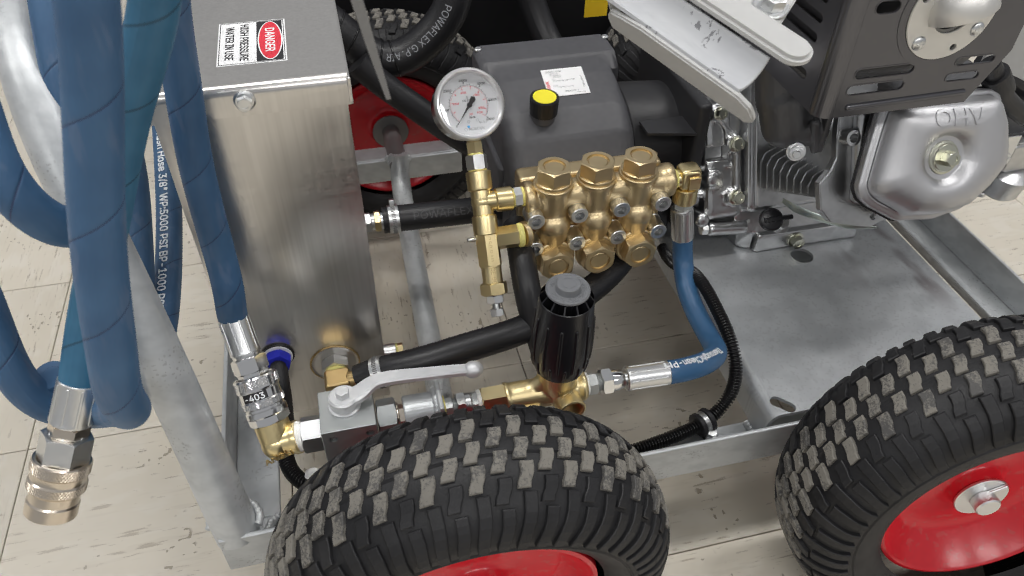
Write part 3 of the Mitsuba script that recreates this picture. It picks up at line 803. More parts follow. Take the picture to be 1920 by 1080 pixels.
for z in (.2965, .2600):
    for x in BX:
        M = frame((x, -.0562, z), (0, -1, 0), (1, .0, 0))
        kb = key_for(pu, 'socket_bolt')
        hd = m3.Manifold.revolve(m3.CrossSection([[(0, 0), (.0093, 0), (.0093, .0190), (.0086, .0198), (0, .0198)]]), 40)
        hx = m3.Manifold.extrude(m3.CrossSection([[(.0054 * math.cos(q * math.pi / 3), .0054 * math.sin(q * math.pi / 3)) for q in range(6)]]), .02).translate((0, 0, .0120))
        part(kb, 'socket', cyl(.0056, .0012, .0002, 24, M @ frame((0, 0, .0116), (0, 0, 1))), 'm_steel_dark')  # dark disc paints the shade at the bottom of the hex recess
        part(pu, 'socket_bolt', cat(put(tm(hd - hx), M), ring(.0098, .004, .0022, .0005, M=M @ frame((0, 0, -.0014), (0, 0, 1)))), 'm_zinc', 30)

# ------------------------------------------------------------------ gauge, tee and safety valve (one leaning line)
SD = unit((0, -.6, -.8))
S0 = A([.549, -.050, .312])
SN = unit((0, -.8, .6))
SX = A([1., 0, 0])
at = lambda t: S0 + SD * t
te = thing('brass_tee', 'brass tee joining the gauge stem to the left end of the pump', 'pipe tee')
part(te, 'body', cat(
    lathe([(0, -.0312), (.0115, -.0312), (.0128, -.0300), (.0128, -.0132), (.0122, -.0120), (.0106, -.0112), (.0106, .0130), (.0122, .0140), (.0128, .0152), (.0128, .0325), (.0118, .0335), (0, .0335)], 56, frame(S0, SD)),
    lathe([(0, 0), (.0104, 0), (.0104, .0130), (.0112, .0138), (.0122, .0148), (.0124, .0300), (.0116, .0310), (0, .0310)], 56, frame(S0, (1, 0, 0))), trimesh.creation.icosphere(3, .0112).apply_translation(S0)), 'm_brass', 30)
part(te, 'nipple', hexp(.0185, .0085, frame(S0 + [.0325, 0, 0], (1, 0, 0), (0, .3, 1))), 'm_zinc')
part(te, 'sealing_tape', cat(cyl(.0098, .0030, .0008, M=frame(S0 + [.0300, 0, 0], (1, 0, 0))), cyl(.0100, .0060, .0010, M=frame(S0 + [.0400, 0, 0], (1, 0, 0)))), 'm_tape')
sv = thing('safety_valve', 'slim brass safety valve with a steel adjusting bolt pointing down beside the pump', 'valve')
part(sv, 'hex_body', hexp(.0215, .0330, frame(at(.0325), SD, (.95, .3, .1)), ch=.08), 'm_brass')
part(sv, 'barrel', lathe([(0, .065), (.0108, .065), (.0108, .0665), (.0103, .067), (.0103, .0835), (0, .0835)], 48, frame(S0, SD)), 'm_brass')
part(sv, 'cap_nut', hexp(.0250, .0125, frame(at(.0825), SD, (1, .15, 0)), ch=.08), 'm_brass')
part(sv, 'lock_nut', hexp(.0160, .0080, frame(at(.0955), SD, (1, .3, 0))), 'm_chrome')
thr = lathe([(0, .102)] + [q for i in range(7) for q in ((.0043, .102 + i * .00125), (.0037, .1026 + i * .00125))] + [(0, .1105)], 24, frame(S0, SD))
part(sv, 'stud', thr, 'm_zinc', 20)
part(sv, 'bolt_head', hexp(.0128, .0075, frame(at(.1095), SD, (1, .3, 0))), 'm_zinc')
part(sv, 'side_port', cat(hexp(.0205, .0240, frame(at(.0385) + [.008, 0, 0], (1, 0, 0), (0, .5, 1))), ), 'm_brass')
part(sv, 'side_port__tape', cyl(.0125, .0060, .0012, M=frame(at(.0385) + [.0315, 0, 0], (1, 0, 0))), 'm_tape')
part(sv, 'side_port__collar', cyl(.0135, .0060, .0012, M=frame(at(.0385) + [.0368, 0, 0], (1, .3, -.1))), 'm_brass_cast')
part(sv, 'stop_pin', cyl(.0022, .012, .0006, M=frame(at(.036) - [.0090, 0, 0], (-1, -.25, .15))), 'm_zinc')
part(sv, 'lettering', cat(text_flat('250 BAR', .0045, frame(at(.048) + SN * .01078, SN, SD), .0002), text_flat('CE 08', .0045, frame(at(.0748) + SN * .01035, SN, SD), .0002)), 'm_brass_dull', False)

ga = thing('pressure_gauge', 'round pressure gauge with a chrome ring and white dial in front of the pump', 'pressure gauge')
GC = at(-.0960) - [.002, 0, 0]
GN = unit(SN * math.cos(.13) + SX * math.sin(.13))
GM = frame(GC + GN * .006, GN, (1, .02, 0))
part(ga, 'case', lathe([(0, -.024), (.0300, -.024), (.0330, -.021), (.0335, -.004), (.0338, 0), (.030, 0), (0, 0)], 80, GM), 'm_chrome', 30)
part(ga, 'bezel', lathe([(.0300, .0005), (.0340, 0), (.0355, .0012), (.0358, .0040), (.0352, .0072), (.0338, .0092), (.0322, .0096), (.0312, .0086), (.0306, .0066), (.0300, .0050), (.0300, .0005)], 96, GM), 'm_bezel', 40)
part(ga, 'dial', cyl(.0302, .0012, .0002, 80, GM @ frame((0, 0, .0002), (0, 0, 1))), 'm_dial')
part(ga, 'glass', trimesh.Trimesh(*(lambda m: (m.vertices, m.faces))(lathe([(0, 0), (.0304, 0)], 64, GM @ frame((0, 0, .0066), (0, 0, 1)))), process=False), 'm_glass', False)
GD = GM @ frame((0, -.0005, .0015), (0, 0, 1))
R0, a0, a1 = .0196, math.radians(231), math.radians(-38)
pol = lambda r, a: (r * math.cos(a), r * math.sin(a))
arcp = lambda r, w: sg.LineString([pol(r, a) for a in np.linspace(a0, a1, 80)]).buffer(w / 2, cap_style=2)


def tick(f, r0, r1, w):
    a = a0 + (a1 - a0) * f
    return sg.LineString([pol(r0, a), pol(r1, a)]).buffer(w / 2, cap_style=2)


def wedge(f, r0, r1, w):
    a = a0 + (a1 - a0) * f
    p = A(pol(r0, a)); q = A(pol(r1, a)); n = A([-math.sin(a), math.cos(a)]) * w
    return sg.Polygon([p, q + n, q - n])


def sheets(geoms, z=0., h=.00012):
    u = __import__('shapely').union_all(geoms)
    return cat([put(trimesh.creation.extrude_polygon(g, h, engine='earcut'), GD @ frame((0, 0, z), (0, 0, 1))) for g in getattr(u, 'geoms', [u])])


blk = [arcp(R0, .00030)] + [tick(i / 30, R0, R0 + .0016, .00022) for i in range(31)] + [wedge(i / 6, R0 + .0002, R0 + .0030, .0007) for i in range(7)]
redt = [arcp(R0 - .0010, .00022)] + [wedge(i * 1000 / 8700, R0 - .0012, R0 - .0040, .0006) for i in range(1, 9)] + [tick(1, R0 - .004, R0 - .001, .0003)]
part(ga, 'dial__scale', sheets(blk), 'm_print_dark', False)
part(ga, 'dial__red_scale', sheets(redt, .00002), 'm_print_red', False)
num = []
for i, s in enumerate(('0', '10000', '20000', '30000', '40000', '50000', '60000')):
    a = a0 + (a1 - a0) * i / 6
    rr_ = R0 + (.0046 if i in (0, 3) else .0056)
    num.append(text_flat(s, .0023, GD @ frame((*pol(rr_, a), 0), (0, 0, 1)), .0001, True, sx=.85))
num += [text_flat('kPa', .0026, GD @ frame((.0016, -.0118, 0), (0, 0, 1)), .0001, True), text_flat('CL 1.6', .0020, GD @ frame((.0120, -.0175, 0), (0, 0, 1)), .0001), text_flat('S', .0022, GD @ frame((-.0010, .0078, 0), (0, 0, 1)), .0001, True), text_flat('EN 837', .0020, GD @ frame((-.0012, .0046, 0), (0, 0, 1)), .0001)]
part(ga, 'dial__lettering', cat(num), 'm_print_dark', False)
rn = [text_flat(s, .0020, GD @ frame((*pol(R0 - .0066, a0 + (a1 - a0) * v / 8700), 0), (0, 0, 1)), .0001, True, sx=.85) for s, v in (('2000', 2000), ('4000', 4000), ('6000', 6000), ('8000', 8000), ('8700', 8700))]
part(ga, 'dial__red_lettering', cat(rn, text_flat('psi', .0022, GD @ frame((.0008, -.0085, 0), (0, 0, 1)), .0001)), 'm_print_red', False)
cir = lambda x, y, r, w: sg.Point(x, y).buffer(r).difference(sg.Point(x, y).buffer(r - w))
part(ga, 'dial__brand', cat(text_flat('RUSCUV', .0027, GD @ frame((.0050, -.0232, 0), (0, 0, 1)), .0001, True, sx=1.1), sheets([cir(-.0064, -.0232, .0017, .0004), cir(-.0026, -.0160, .0014, .0005), cir(.0066, -.0152, .0014, .0004)])), 'm_print_grey', False)
part(ga, 'dial__brand_dot', sheets([sg.Point(-.0036, -.0206).buffer(.0013)]), 'm_print_blue', False)
an = math.radians(231)
nd = sg.LineString([pol(.0205, an), (0, 0)]).buffer(.00016).union(sg.Polygon([pol(.0208, an), pol(.0011, an + 1.57), pol(.0011, an - 1.57)])).union(sg.Polygon([pol(.001, an + 1.57), pol(.0082, an + math.pi - .30), pol(.0092, an + math.pi), pol(.0082, an + math.pi + .30), pol(.001, an - 1.57)]).buffer(.0004)).union(sg.Point(0, 0).buffer(.0026))
part(ga, 'needle', cat(sheets([nd], .0015, .0005), cyl(.0012, .0012, .0002, 24, GD @ frame((0, 0, .0018), (0, 0, 1)))), 'm_print_dark', False)
part(ga, 'stem', cat(hexp(.0150, .0120, frame(at(-.0600), SD, (1, .5, 0))), cyl(.0070, .02, .001, M=frame(at(-.075), SD))), 'm_brass')
part(ga, 'stem_tape', cyl(.0078, .0030, .0006, M=frame(at(-.0495), SD)), 'm_tape')
part(ga, 'adaptor', hexp(.0190, .0150, frame(at(-.0472), SD, (1, .12, 0))), 'm_zinc')
part(ga, 'adaptor_tape', cyl(.0094, .0025, .0008, M=frame(at(-.0333), SD)), 'm_tape')

# ------------------------------------------------------------------ outlet elbow and the short blue hose
oe = thing('outlet_elbow', 'brass elbow on the right end of the pump above the short blue hose', 'pipe fitting')
E0 = A([.7725, -.0505, .3085])
part(oe, 'body', cat(rbox(.0235, .0225, .026, .005, frame(E0 + [0, 0, .001], (0, 0, 1))), rbox(.013, .004, .015, .0008, frame(E0 + [.003, -.0115, -.001], (0, 0, 1))), cyl(.0098, .016, .001, M=frame(E0 - [.020, 0, 0], (1, 0, 0))),
                         lathe([(0, 0), (.0118, 0), (.0132, .0012), (.0132, .0175), (.0120, .0190), (0, .0190)], 48, frame(E0 - [0, .0008, .0115], (0, -.06, -1)))), 'm_brass', 30)
part(oe, 'sealing_tape', cyl(.0105, .0050, .0012, M=frame(E0 - [.0180, 0, 0], (1, 0, 0))), 'm_tape')
part(oe, 'nut', hexp(.0190, .0085, frame(E0 - [0, .0020, .0300], (0, -.06, -1), (1, .2, 0))), 'm_zinc_dull')


def ferrule(owner, c, d, r, l, ribs=8):
    M = frame(c, d)
    part(owner, 'crimp_ferrule', cat(lathe([(0, 0), (r * .93, 0), (r * 1.02, .0012), (r * 1.02, .0030), (r * .985, .0042), (r * .97, l * .5), (r * .985, l - .003), (r, l - .0008), (r * .97, l), (0, l)], 48, M),
                                     [rbox(.0016, .0022, l * .86, .0006, M @ frame((r * .972 * math.cos(a), r * .972 * math.sin(a), l * .5), (0, 0, 1), (math.cos(a), math.sin(a), 0)), 6) for a in np.linspace(.3, 2 * math.pi + .3, ribs, endpoint=False)]), 'm_zinc', 25)


bj = thing('outlet_hose', 'short smooth blue hose with crimped ends from the pump elbow to the unloader valve', 'hose')
H0 = A([.7715, -.0530, .2700]); H1 = A([.7760, -.0600, .2320])
H2 = A([.6880, -.2345, .2215]); H3 = A([.6470, -.2320, .2205])
p4 = Path([H1 + [0, .0004, .0030], H1, (.7770, -.0690, .2060), (.7745, -.0900, .1900), (.7735, -.1130, .1810), (.7735, -.1400, .1765), (.7720, -.1700, .1780), (.7640, -.1940, .1880), (.7460, -.2130, .2010), (.7220, -.2270, .2130), H2 + [.012, .0015, -.0025], H2, H2 - [.003, 0, 0]], .003)
hose(bj, 'rubber_tube', p4, .01145, 'm_hose_smooth')
ferrule(bj, H0, unit(H1 - H0), .0122, np.linalg.norm(H1 - H0))
ferrule(bj, H3, unit(H2 - H3), .0119, np.linalg.norm(H2 - H3) + .001)
sq = p4.L - .007
part(bj, 'lettering', text_tube('ThoroughClean-Ph:', .0070, p4, .0118, sq - .0735, p4.angle_to(sq - .03, (.15, -.12, .97)), bold=True, sx=.92), 'm_print', False)
part(bj, 'swivel_nut', cat(hexp(.0230, .0105, frame((.6225, -.2305, .2203), (1, -.02, 0), (0, .4, 1))), lathe([(0, 0), (.0108, 0), (.0104, .006), (.0088, .0105), (.0080, .0125), (0, .0125)], 40, frame((.6325, -.231, .2203), (1, -.02, 0)))), 'm_chrome')
part(bj, 'nipple', cyl(.0068, .012, .0005, M=frame((.638, -.2315, .2204), (1, -.02, 0))), 'm_zinc')

# ------------------------------------------------------------------ unloader valve with its black knob
uv_ = thing('unloader_valve', 'brass unloader valve with a tall ribbed black knob and grey top', 'valve')
U0 = A([.5815, -.2290, .2200])
part(uv_, 'hex_end', hexp(.0250, .0230, frame((.5085, U0[1], U0[2]), (1, 0, 0), (0, .55, 1)), ch=.08), 'm_brass')
ub = rev([(0, 0), (.0150, 0), (.0150, .0035), (.0140, .0040), (.0138, .052), (0, .052)], frame((.5305, U0[1], U0[2]), (1, 0, 0)))
ub = ub + sph(.0170, tuple(U0)) + rev([(0, 0), (.0135, 0), (.0135, .0165), (.0150, .018), (.0150, .0225), (.0138, .0240), (0, .0240)], frame(U0 + [.002, 0, 0], (1, 0, 0)))
ub = ub + rev([(0, 0), (.0165, 0), (.0185, .012), (.0190, .034), (0, .034)], frame(U0 + [-.001, .001, .004], (0, 0, 1)))
ub = ub + m3.Manifold.hull(sph(.0075, (.556, U0[1], U0[2] + .006)) + sph(.009, (.573, U0[1], U0[2] + .020)))
fp = frame(U0 + [.004, -.010, -.001], (.10, -1, .02))
ub = ub + rev([(0, 0), (.0125, 0), (.0130, .014), (.0136, .0185), (0, .0185)], fp)
ub = ub - rev([(0, .004), (.0098, .004), (.0104, .03), (0, .03)], fp)
ub = ub + rb((.536, U0[1] - .002, U0[2] - .0155), (.586, U0[1] + .002, U0[2] - .012), .001) + rb((.536, U0[1] - .0165, U0[2] - .002), (.560, U0[1] - .012, U0[2] + .002), .001)
ubm = soften(ub, .003, 4)
part(uv_, 'body', ubm, 'm_brass_satin', 45)
part(uv_, 'port_thread', lathe([(.0101, .017)] + [q for i in range(8) for q in ((.0096, .016 - i * .0014), (.0086, .0153 - i * .0014))] + [(0, .005)], 32, fp), 'm_brass_dull', 20)
part(uv_, 'lettering', cat(text_flat('VB80', .0042, frame(U0 + [.001, -.0175, .0155], (0, -.9, .45)), .0006, True), text_flat('INT', .0042, frame(U0 + [.001, -.0185, .0100], (0, -.9, .4)), .0006, True)), 'm_brass', False)
part(uv_, 'adaptor', cat(cyl(.0112, .0030, .0008, M=frame((.6075, U0[1], U0[2]), (1, 0, 0)))), 'm_white_tape')
part(uv_, 'adaptor', cat(hexp(.0190, .0090, frame((.6095, U0[1] - .001, U0[2]), (1, 0, 0), (0, .2, 1))), lathe([(0, 0)] + [q for i in range(5) for q in ((.0088, i * .0012), (.0080, .0006 + i * .0012))] + [(0, .006)], 32, frame((.6180, U0[1] - .001, U0[2]), (1, 0, 0)))), 'm_zinc_dull', 25)
# knob
KM = frame(U0 + [-.0005, .001, .0300], (.02, -.02, 1)) @ np.diag([1, 1, 1.06, 1.])
outer = [(.0180, 0), (.0225, .004), (.0252, .014), (.0262, .030), (.0258, .045), (.0245, .066), (.0236, .0800), (.0232, .0835)]
inner = [(r - .0016, z) for r, z in outer[::-1]]
shellm = lathe([(0, 0)] + outer + [(.0226, .0840)] + inner[1:-2] + [(.0190, .020), (0, .020)], 72)
core = lathe([(0, .015), (.0125, .015), (.0125, .0905), (0, .0905)], 48)
rib_ = []
for a in np.linspace(0, 2 * math.pi, 12, endpoint=False):
    R2 = trimesh.transformations.rotation_matrix(a + .13, [0, 0, 1])
    rib_.append(put(tm(m3.Manifold.hull_points(A([(r, y, z) for y in (-.0007, .0007) for r, z in ((.011, .03), (.0238, .03), (.0229, .0836), (.0180, .0895), (.011, .0895))]))), R2))
    # raised outer grips, long and short in turn
    z0, z1 = (.018, .066)
    gp = [sph(.0017, (np.interp(z, [q[1] for q in outer], [q[0] for q in outer]) - .0002, 0, z), 10) for z in np.linspace(z0, z1, 6)]
    rib_.append(put(tm(m3.Manifold.batch_boolean([m3.Manifold.hull(p_ + q_) for p_, q_ in zip(gp[:-1], gp[1:])], m3.OpType.Add)), R2))
    R3 = trimesh.transformations.rotation_matrix(a + .13 + math.pi / 12, [0, 0, 1])
    gp = [sph(.0016, (np.interp(z, [q[1] for q in outer], [q[0] for q in outer]) - .0002, 0, z), 10) for z in np.linspace(.007, .021, 3)]
    rib_.append(put(tm(m3.Manifold.batch_boolean([m3.Manifold.hull(p_ + q_) for p_, q_ in zip(gp[:-1], gp[1:])], m3.OpType.Add)), R3))
part(uv_, 'knob', put(cat(shellm, core, rib_), KM), 'm_black_gloss', 32, label='tall black ribbed adjusting knob')
part(uv_, 'knob_top', lathe([(0, .0905), (.0180, .0905), (.0186, .0912), (.0186, .0930), (.0178, .0938), (.0170, .0932), (.0110, .0928), (.0106, .0934), (.0102, .0985), (.0094, .0992), (0, .0992)], 64, KM), 'm_grey_knob', 30, label='grey disc with a raised button on top of the knob')
kt = []
for i, ch in enumerate('ADJUSTING PRESSURE KNOB '):
    if ch != ' ':
        a = 2.6 - i * 2 * math.pi / 25
        kt.append(text_flat(ch, .0036, KM @ frame((.0141 * math.cos(a), .0141 * math.sin(a), .0929), (0, 0, 1), (math.sin(a), -math.cos(a), 0)), .0004, True))
arc_ = lambda a, b: sg.LineString([(.0058 * math.cos(t), .0058 * math.sin(t)) for t in np.linspace(a, b, 14)]).buffer(.0004)
kt += [put(trimesh.creation.extrude_polygon(arc_(*q), .0004, engine='earcut'), KM @ frame((0, 0, .0991), (0, 0, 1))) for q in ((.4, 2.2), (2.8, 4.2), (4.8, 5.9))]
part(uv_, 'knob_top__lettering', cat(kt), 'm_grey_knob', False)

# ------------------------------------------------------------------ ball valve line
bv = thing('ball_valve', 'zinc-plated block ball valve with a long lever ending in a ball', 'valve')
V0 = A([.3895, -.2275, .2195])
blk_ = rb((.3660, -.2510, .1930), (.4130, -.2045, .2455), .0009)
for x in (.3755, .4065):
    blk_ = blk_ - rev([(0, 0), (.0036, 0), (.0036, .01), (0, .01)], frame((x, -.2460, .2355), (0, -1, 0)), 20)
part(bv, 'block', tm(blk_), 'm_valve', 25)
for x in (.3755, .4065):
    part(bv, 'block__screw', cyl(.0031, .0030, .0008, M=frame((x, -.2462, .2355), (0, -1, 0))), 'm_steel_dark')
part(bv, 'union_nut', hexp(.0310, .0175, frame((.4140, V0[1], V0[2] + .002), (1, 0, 0), (0, 0, 1))), 'm_valve')
part(bv, 'union_nut', hexp(.0285, .0190, frame((.3475, V0[1], V0[2] - .001), (1, 0, 0), (0, .12, 1))), 'm_zinc')
part(bv, 'sealing_tape', cyl(.0128, .0050, .0012, M=frame((.3435, V0[1], V0[2] - .001), (1, 0, 0))), 'm_white_tape')
HM = frame((.3885, -.2245, .2450), (0, .0, 1))
part(bv, 'lever_hub', cat(lathe([(0, 0), (.0138, 0), (.0138, .0020), (.0120, .0026), (.0120, .0075), (.0128, .0080), (.0128, .0125), (.0112, .0140), (0, .0140)], 48, HM), hexp(.0105, .0072, HM @ frame((0, 0, .0135), (0, 0, 1), (1, .4, 0)))), 'm_alu_cast')
LZ = .2450
lp = Path([(.3965, -.2240, LZ + .0105), (.4050, -.2215, LZ + .0120), (.4140, -.2175, LZ + .0150), (.4260, -.2160, LZ + .0165), (.4550, -.2175, LZ + .0160), (.4850, -.2195, LZ + .0150), (.5000, -.2205, LZ + .0140)], .0015)
lv = []
hw = lambda s: np.interp(s, [0, .02, .04, lp.L], [.0090, .0068, .0066, .0052])
vs = []
for s in lp.s:
    c, t, _, _ = lp.at(s)
    sidev = unit(np.cross((0, 0, 1), t)); up = np.cross(t, sidev)
    b_ = hw(s); th = .0036
    vs.append([c + sidev * (b_ * x) + up * (th * z) for x, z in ((-1, -.6), (-.8, -1), (.8, -1), (1, -.6), (1, .5), (.75, 1), (-.75, 1), (-1, .5))])
vs = A(vs); nS, nK = vs.shape[:2]
fcs = [(i * nK + j, i * nK + (j + 1) % nK, (i + 1) * nK + (j + 1) % nK, (i + 1) * nK + j) for i in range(nS - 1) for j in range(nK)]
fq = A(fcs); ft = np.vstack([fq[:, [0, 1, 2]], fq[:, [0, 2, 3]]])
ft = np.vstack([ft, [[0, j + 1, j] for j in range(1, nK - 1)], [[(nS - 1) * nK, (nS - 1) * nK + j, (nS - 1) * nK + j + 1] for j in range(1, nK - 1)]])
lvm = trimesh.Trimesh(vs.reshape(-1, 3), ft, process=False)
ball = trimesh.creation.icosphere(3, .0082); ball.apply_scale((1.12, 1, .92)); ball.apply_translation((.5035, -.2207, LZ + .0135))
part(bv, 'lever', cat(lvm, ball), 'm_alu_cast', 35)
part(bv, 'outlet_nipple', cat(hexp(.0200, .006, frame((.4325, V0[1], V0[2]), (1, 0, 0))), cyl(.0135, .003, .001, M=frame((.4308, V0[1], V0[2]), (1, 0, 0)))), 'm_nickel')
sw = thing('weld_socket', 'galvanised round socket on an upright bracket plate between ball valve and unloader', 'bracket')
part(sw, 'socket', rough(lathe([(0, 0), (.0175, 0), (.0182, .001), (.0182, .030), (0, .030)], 40, frame((.4380, V0[1], V0[2]), (1, 0, 0))), .0004, 120, .004), 'm_galv', 40)
part(sw, 'plate', cat(box2((.4680, -.2480, .1130), (.4725, -.2020, .2460), .0015), box2((.3400, -.2475, .1175), (.4676, -.1950, .1220), .0015)), 'm_galv')
weld(sw, [(.4672, V0[1] + .0185 * math.cos(a), V0[2] + .0185 * math.sin(a)) for a in np.linspace(-.5, 3.6, 14)], .0032)
part(sw, 'bolt', cat(cyl(.0105, .0015, .0004, M=frame((.3435, -.207, .1215), (0, 0, 1))), hexp(.0140, .0085, frame((.3435, -.207, .1228), (0, .0, 1), (1, .3, 0)))), 'm_zinc')
ad = thing('hose_adaptor', 'chain of small steel hex adaptors between the bracket plate and the unloader', 'pipe fitting')
ay, az = V0[1] + .0005, .2200
part(ad, 'sealing_tape', cyl(.0118, .0030, .0008, M=frame((.4722, ay, az), (1, 0, 0))), 'm_tape')
part(ad, 'adaptor', cat(hexp(.0175, .0075, frame((.4745, ay, az), (1, 0, 0), (0, .3, 1))), lathe([(0, 0)] + [q for i in range(6) for q in ((.0082, i * .0012), (.0074, .0006 + i * .0012))] + [(0, .0072)], 32, frame((.4815, ay, az), (1, 0, 0)))), 'm_zinc_dull', 25)
part(ad, 'nut', cat(hexp(.0215, .0085, frame((.4855, ay, az), (1, 0, 0), (0, .45, 1))), lathe([(0, 0), (.0100, 0), (.0102, .005), (.0090, .0070), (0, .007)], 40, frame((.4935, ay, az), (1, 0, 0)))), 'm_zinc')
part(ad, 'adaptor', hexp(.0190, .0055, frame((.5000, ay, az), (1, 0, 0), (0, .2, 1))), 'm_zinc_dull')
part(ad, 'sealing_tape', cyl(.0112, .0045, .0008, M=frame((.5048, ay, az), (1, 0, 0))), 'm_white_tape')

# elbow and quick coupler that carry the upright hose end
CD = unit((-.017, .062, .078)); C0 = A([.3262, -.2268, .2145])
CMf = lambda t: frame(C0 + CD * t, CD, (1, 0, 0))
be = thing('brass_elbow', 'brass elbow joining the ball valve to the silver quick coupler above it', 'pipe fitting')
part(be, 'body', cat(trimesh.creation.icosphere(3, .0150).apply_translation(C0), lathe([(0, 0), (.0145, 0), (.0150, .014), (.0152, .023), (0, .023)], 40, CMf(0)), lathe([(0, 0), (.0138, 0), (.0138, .012), (.0150, .014), (.0150, .0185), (0, .0185)], 40, frame(C0, (1, -.02, .2)))), 'm_brass', 40)
part(be, 'lettering', text_flat('ANGLE', .0062, frame(C0 + [.001, -.0152, -.0005], (.1, -1, .05), (1, .1, .25)), .0009, True), 'm_brass', False)
part(be, 'sealing_tape', cyl(.0142, .003, .001, M=frame(C0 + [.0165, 0, .002], (1, -.02, .1))), 'm_white_tape')
qc = thing('quick_coupler', 'silver quick-release coupler joining the upright blue hose end to the brass elbow', 'hose coupler')


def knurl(owner, name, r, z0, z1, M, n=56, bs='m_nickel'):
    """Raised diagonal knurling on a band."""
    rr_ = []
    for a in np.linspace(0, 2 * math.pi, n, endpoint=False):
        for s_ in (-1, 1):
            da = s_ * (z1 - z0) / r * .7
            p0 = A([r * math.cos(a), r * math.sin(a), z0]); p1 = A([r * math.cos(a + da), r * math.sin(a + da), z1])
            pm = (p0 + p1) / 2; pm[:2] *= r / np.linalg.norm(pm[:2])
            rr_.append(tube_lin([p0, pm, p1], .00022))
    part(owner, name, put(cat(rr_), M), bs, False)


def tube_lin(pts, r):
    out = []
    for p, q in zip(pts[:-1], pts[1:]):
        d = q - p
        out.append(put(trimesh.creation.cylinder(r, np.linalg.norm(d) * 1.05, sections=4), frame((p + q) / 2, d, (p[0], p[1], 0))))
    return cat(out)


M = CMf(.022)
part(qc, 'plug_end', hexp(.0310, .0085, CMf(.0195), ch=.08), 'm_chrome')
part(qc, 'sleeve', lathe([(0, 0), (.0172, 0), (.0180, .001), (.0180, .0055), (.0168, .0065), (.0168, .0085), (.0184, .0098), (.0184, .0150), (.0176, .0160), (.0176, .0235), (.0186, .0245), (.0190, .0260), (.0190, .0345), (.0180, .0360), (.0160, .0360), (.0150, .0350), (.0150, .028), (0, .028)], 64, CMf(.0270)), 'm_chrome', 25)
knurl(qc, 'knurling', .0184, .0100, .0150, CMf(.0270), bs='m_chrome')
knurl(qc, 'knurling', .0190, .0272, .0340, CMf(.0270), bs='m_chrome')
av = unit(-FWD - (-FWD @ CD) * CD)
bx_ = np.cross(av, CD)
part(qc, 'printed_band', put(tm(rev([(0, 0), (.01795, 0), (.01795, .0070), (0, .0070)], np.eye(4)) - rev([(0, -.1), (.0172, -.1), (.0172, .1), (0, .1)], np.eye(4)) ^ rb((-.0105, -.03, -.01), (.0105, 0, .03), .0001)), frame(C0 + CD * .0435, CD, -bx_)), 'm_black_soft')
tw = text_flat('-403', .0052, np.eye(4), .0003, True, sx=1.05)
v_, f_ = trimesh.remesh.subdivide_to_size(tw.vertices, tw.faces, .0015)
ang_ = v_[:, 0] / .0181
Vt = C0 + CD * .0470 + CD * v_[:, 1:2] + (.01800 + v_[:, 2:3]) * (np.cos(ang_)[:, None] * av - np.sin(ang_)[:, None] * np.cross(av, CD) * -1 * -1)
part(qc, 'lettering', trimesh.Trimesh(Vt, f_, process=False), 'm_print', False)
part(qc, 'nut', hexp(.0235, .0075, CMf(.0600), ch=.1), 'm_chrome')
part(qc, 'nut', hexp(.0265, .0140, CMf(.0665), ch=.12), 'm_chrome')
part(qc, 'nipple', lathe([(0, 0), (.0118, 0), (.0122, .003), (.0118, .006), (0, .006)], 40, CMf(.0795)), 'm_chrome')

# ------------------------------------------------------------------ blue jet wash hose hung over the handle, with both ends
jh = thing('jet_wash_hose', 'long blue wrapped jet wash hose hanging in loops over the push handle at the left', 'hose')
F0, F1 = C0 + CD * .083, C0 + CD * .1165
ferrule(jh, F0, CD, .0128, .0345, 9)
upr = Path([F1 - CD * .010, F1, (.3100, -.1560, .335), (.3103, -.1480, .361), (.3110, -.1450, .4080), (.3130, -.1420, .4560), (.3200, -.1400, .5190), (.3270, -.1380, .5740), (.3350, -.1420, .6080), (.3430, -.147, .640)], .004)
hose(jh, 'upright_run', upr, .0126, 'm_hose')
fro = Path([(.3340, -.318, .705), (.328, -.3235, .650), (.312, -.329, .591), (.2945, -.340, .524), (.2835, -.3465, .470), (.2765, -.3450, .4370), (.2725, -.3350, .4130), (.2630, -.3140, .3870), (.2430, -.2850, .3580), (.2100, -.2530, .3250), (.1860, -.2460, .3290), (.1755, -.2450, .3540), (.1725, -.2370, .3870), (.1740, -.2270, .4320)], .004)
hose(jh, 'front_loop', fro, .0127, 'm_hose', 32)
LD = unit(A([.178, -.309, .282]) - A([.222, -.266, .371]))
tee_ = Path([(.346, -.239, .660), (.3370, -.2375, .6130), (.3050, -.2325, .5510), (.2720, -.2345, .4810), (.2410, -.2465, .4160), (.2280, -.2590, .3860), (.2220, -.2660, .3710)], .004)
hose(jh, 'teal_run', tee_, .0130, 'm_hose_teal', label='teal tinted run of the hose that carries the loose end')
T0 = A([.2225, -.2655, .3720])
ferrule(jh, T0 + LD * .0335, -LD, .0138, .0325, 9)
out1 = Path([(.205, -.150, .70), (.214, -.195, .620), (.221, -.214, .560), (.2265, -.238, .523), (.236, -.243, .4945), (.2460, -.2270, .4700), (.2530, -.1900, .4600), (.2560, -.150, .4660), (.2580, -.110, .4850), (.2600, -.070, .520)], .004)
hose(jh, 'left_loop', out1, .0131, 'm_hose')
prn = Path([(.2530, .160, .430), (.2490, .092, .3690), (.2490, .040, .3440), (.2490, -.014, .3220), (.2475, -.062, .3050), (.2440, -.115, .2890), (.2360, -.165, .2790), (.222, -.205, .2850), (.203, -.225, .310), (.19, -.235, .35)], .004)
hose(jh, 'printed_run', prn, .0118, 'm_hose')
part(jh, 'lettering', text_tube('2A Jet Wash Hose 3/8" WP:5000 PSI BP-1000 PSI', .0072, prn, .0118, .083, prn.angle_to(.13, (-.12, -.62, .72)), bold=True, sx=.98), 'm_print', False)
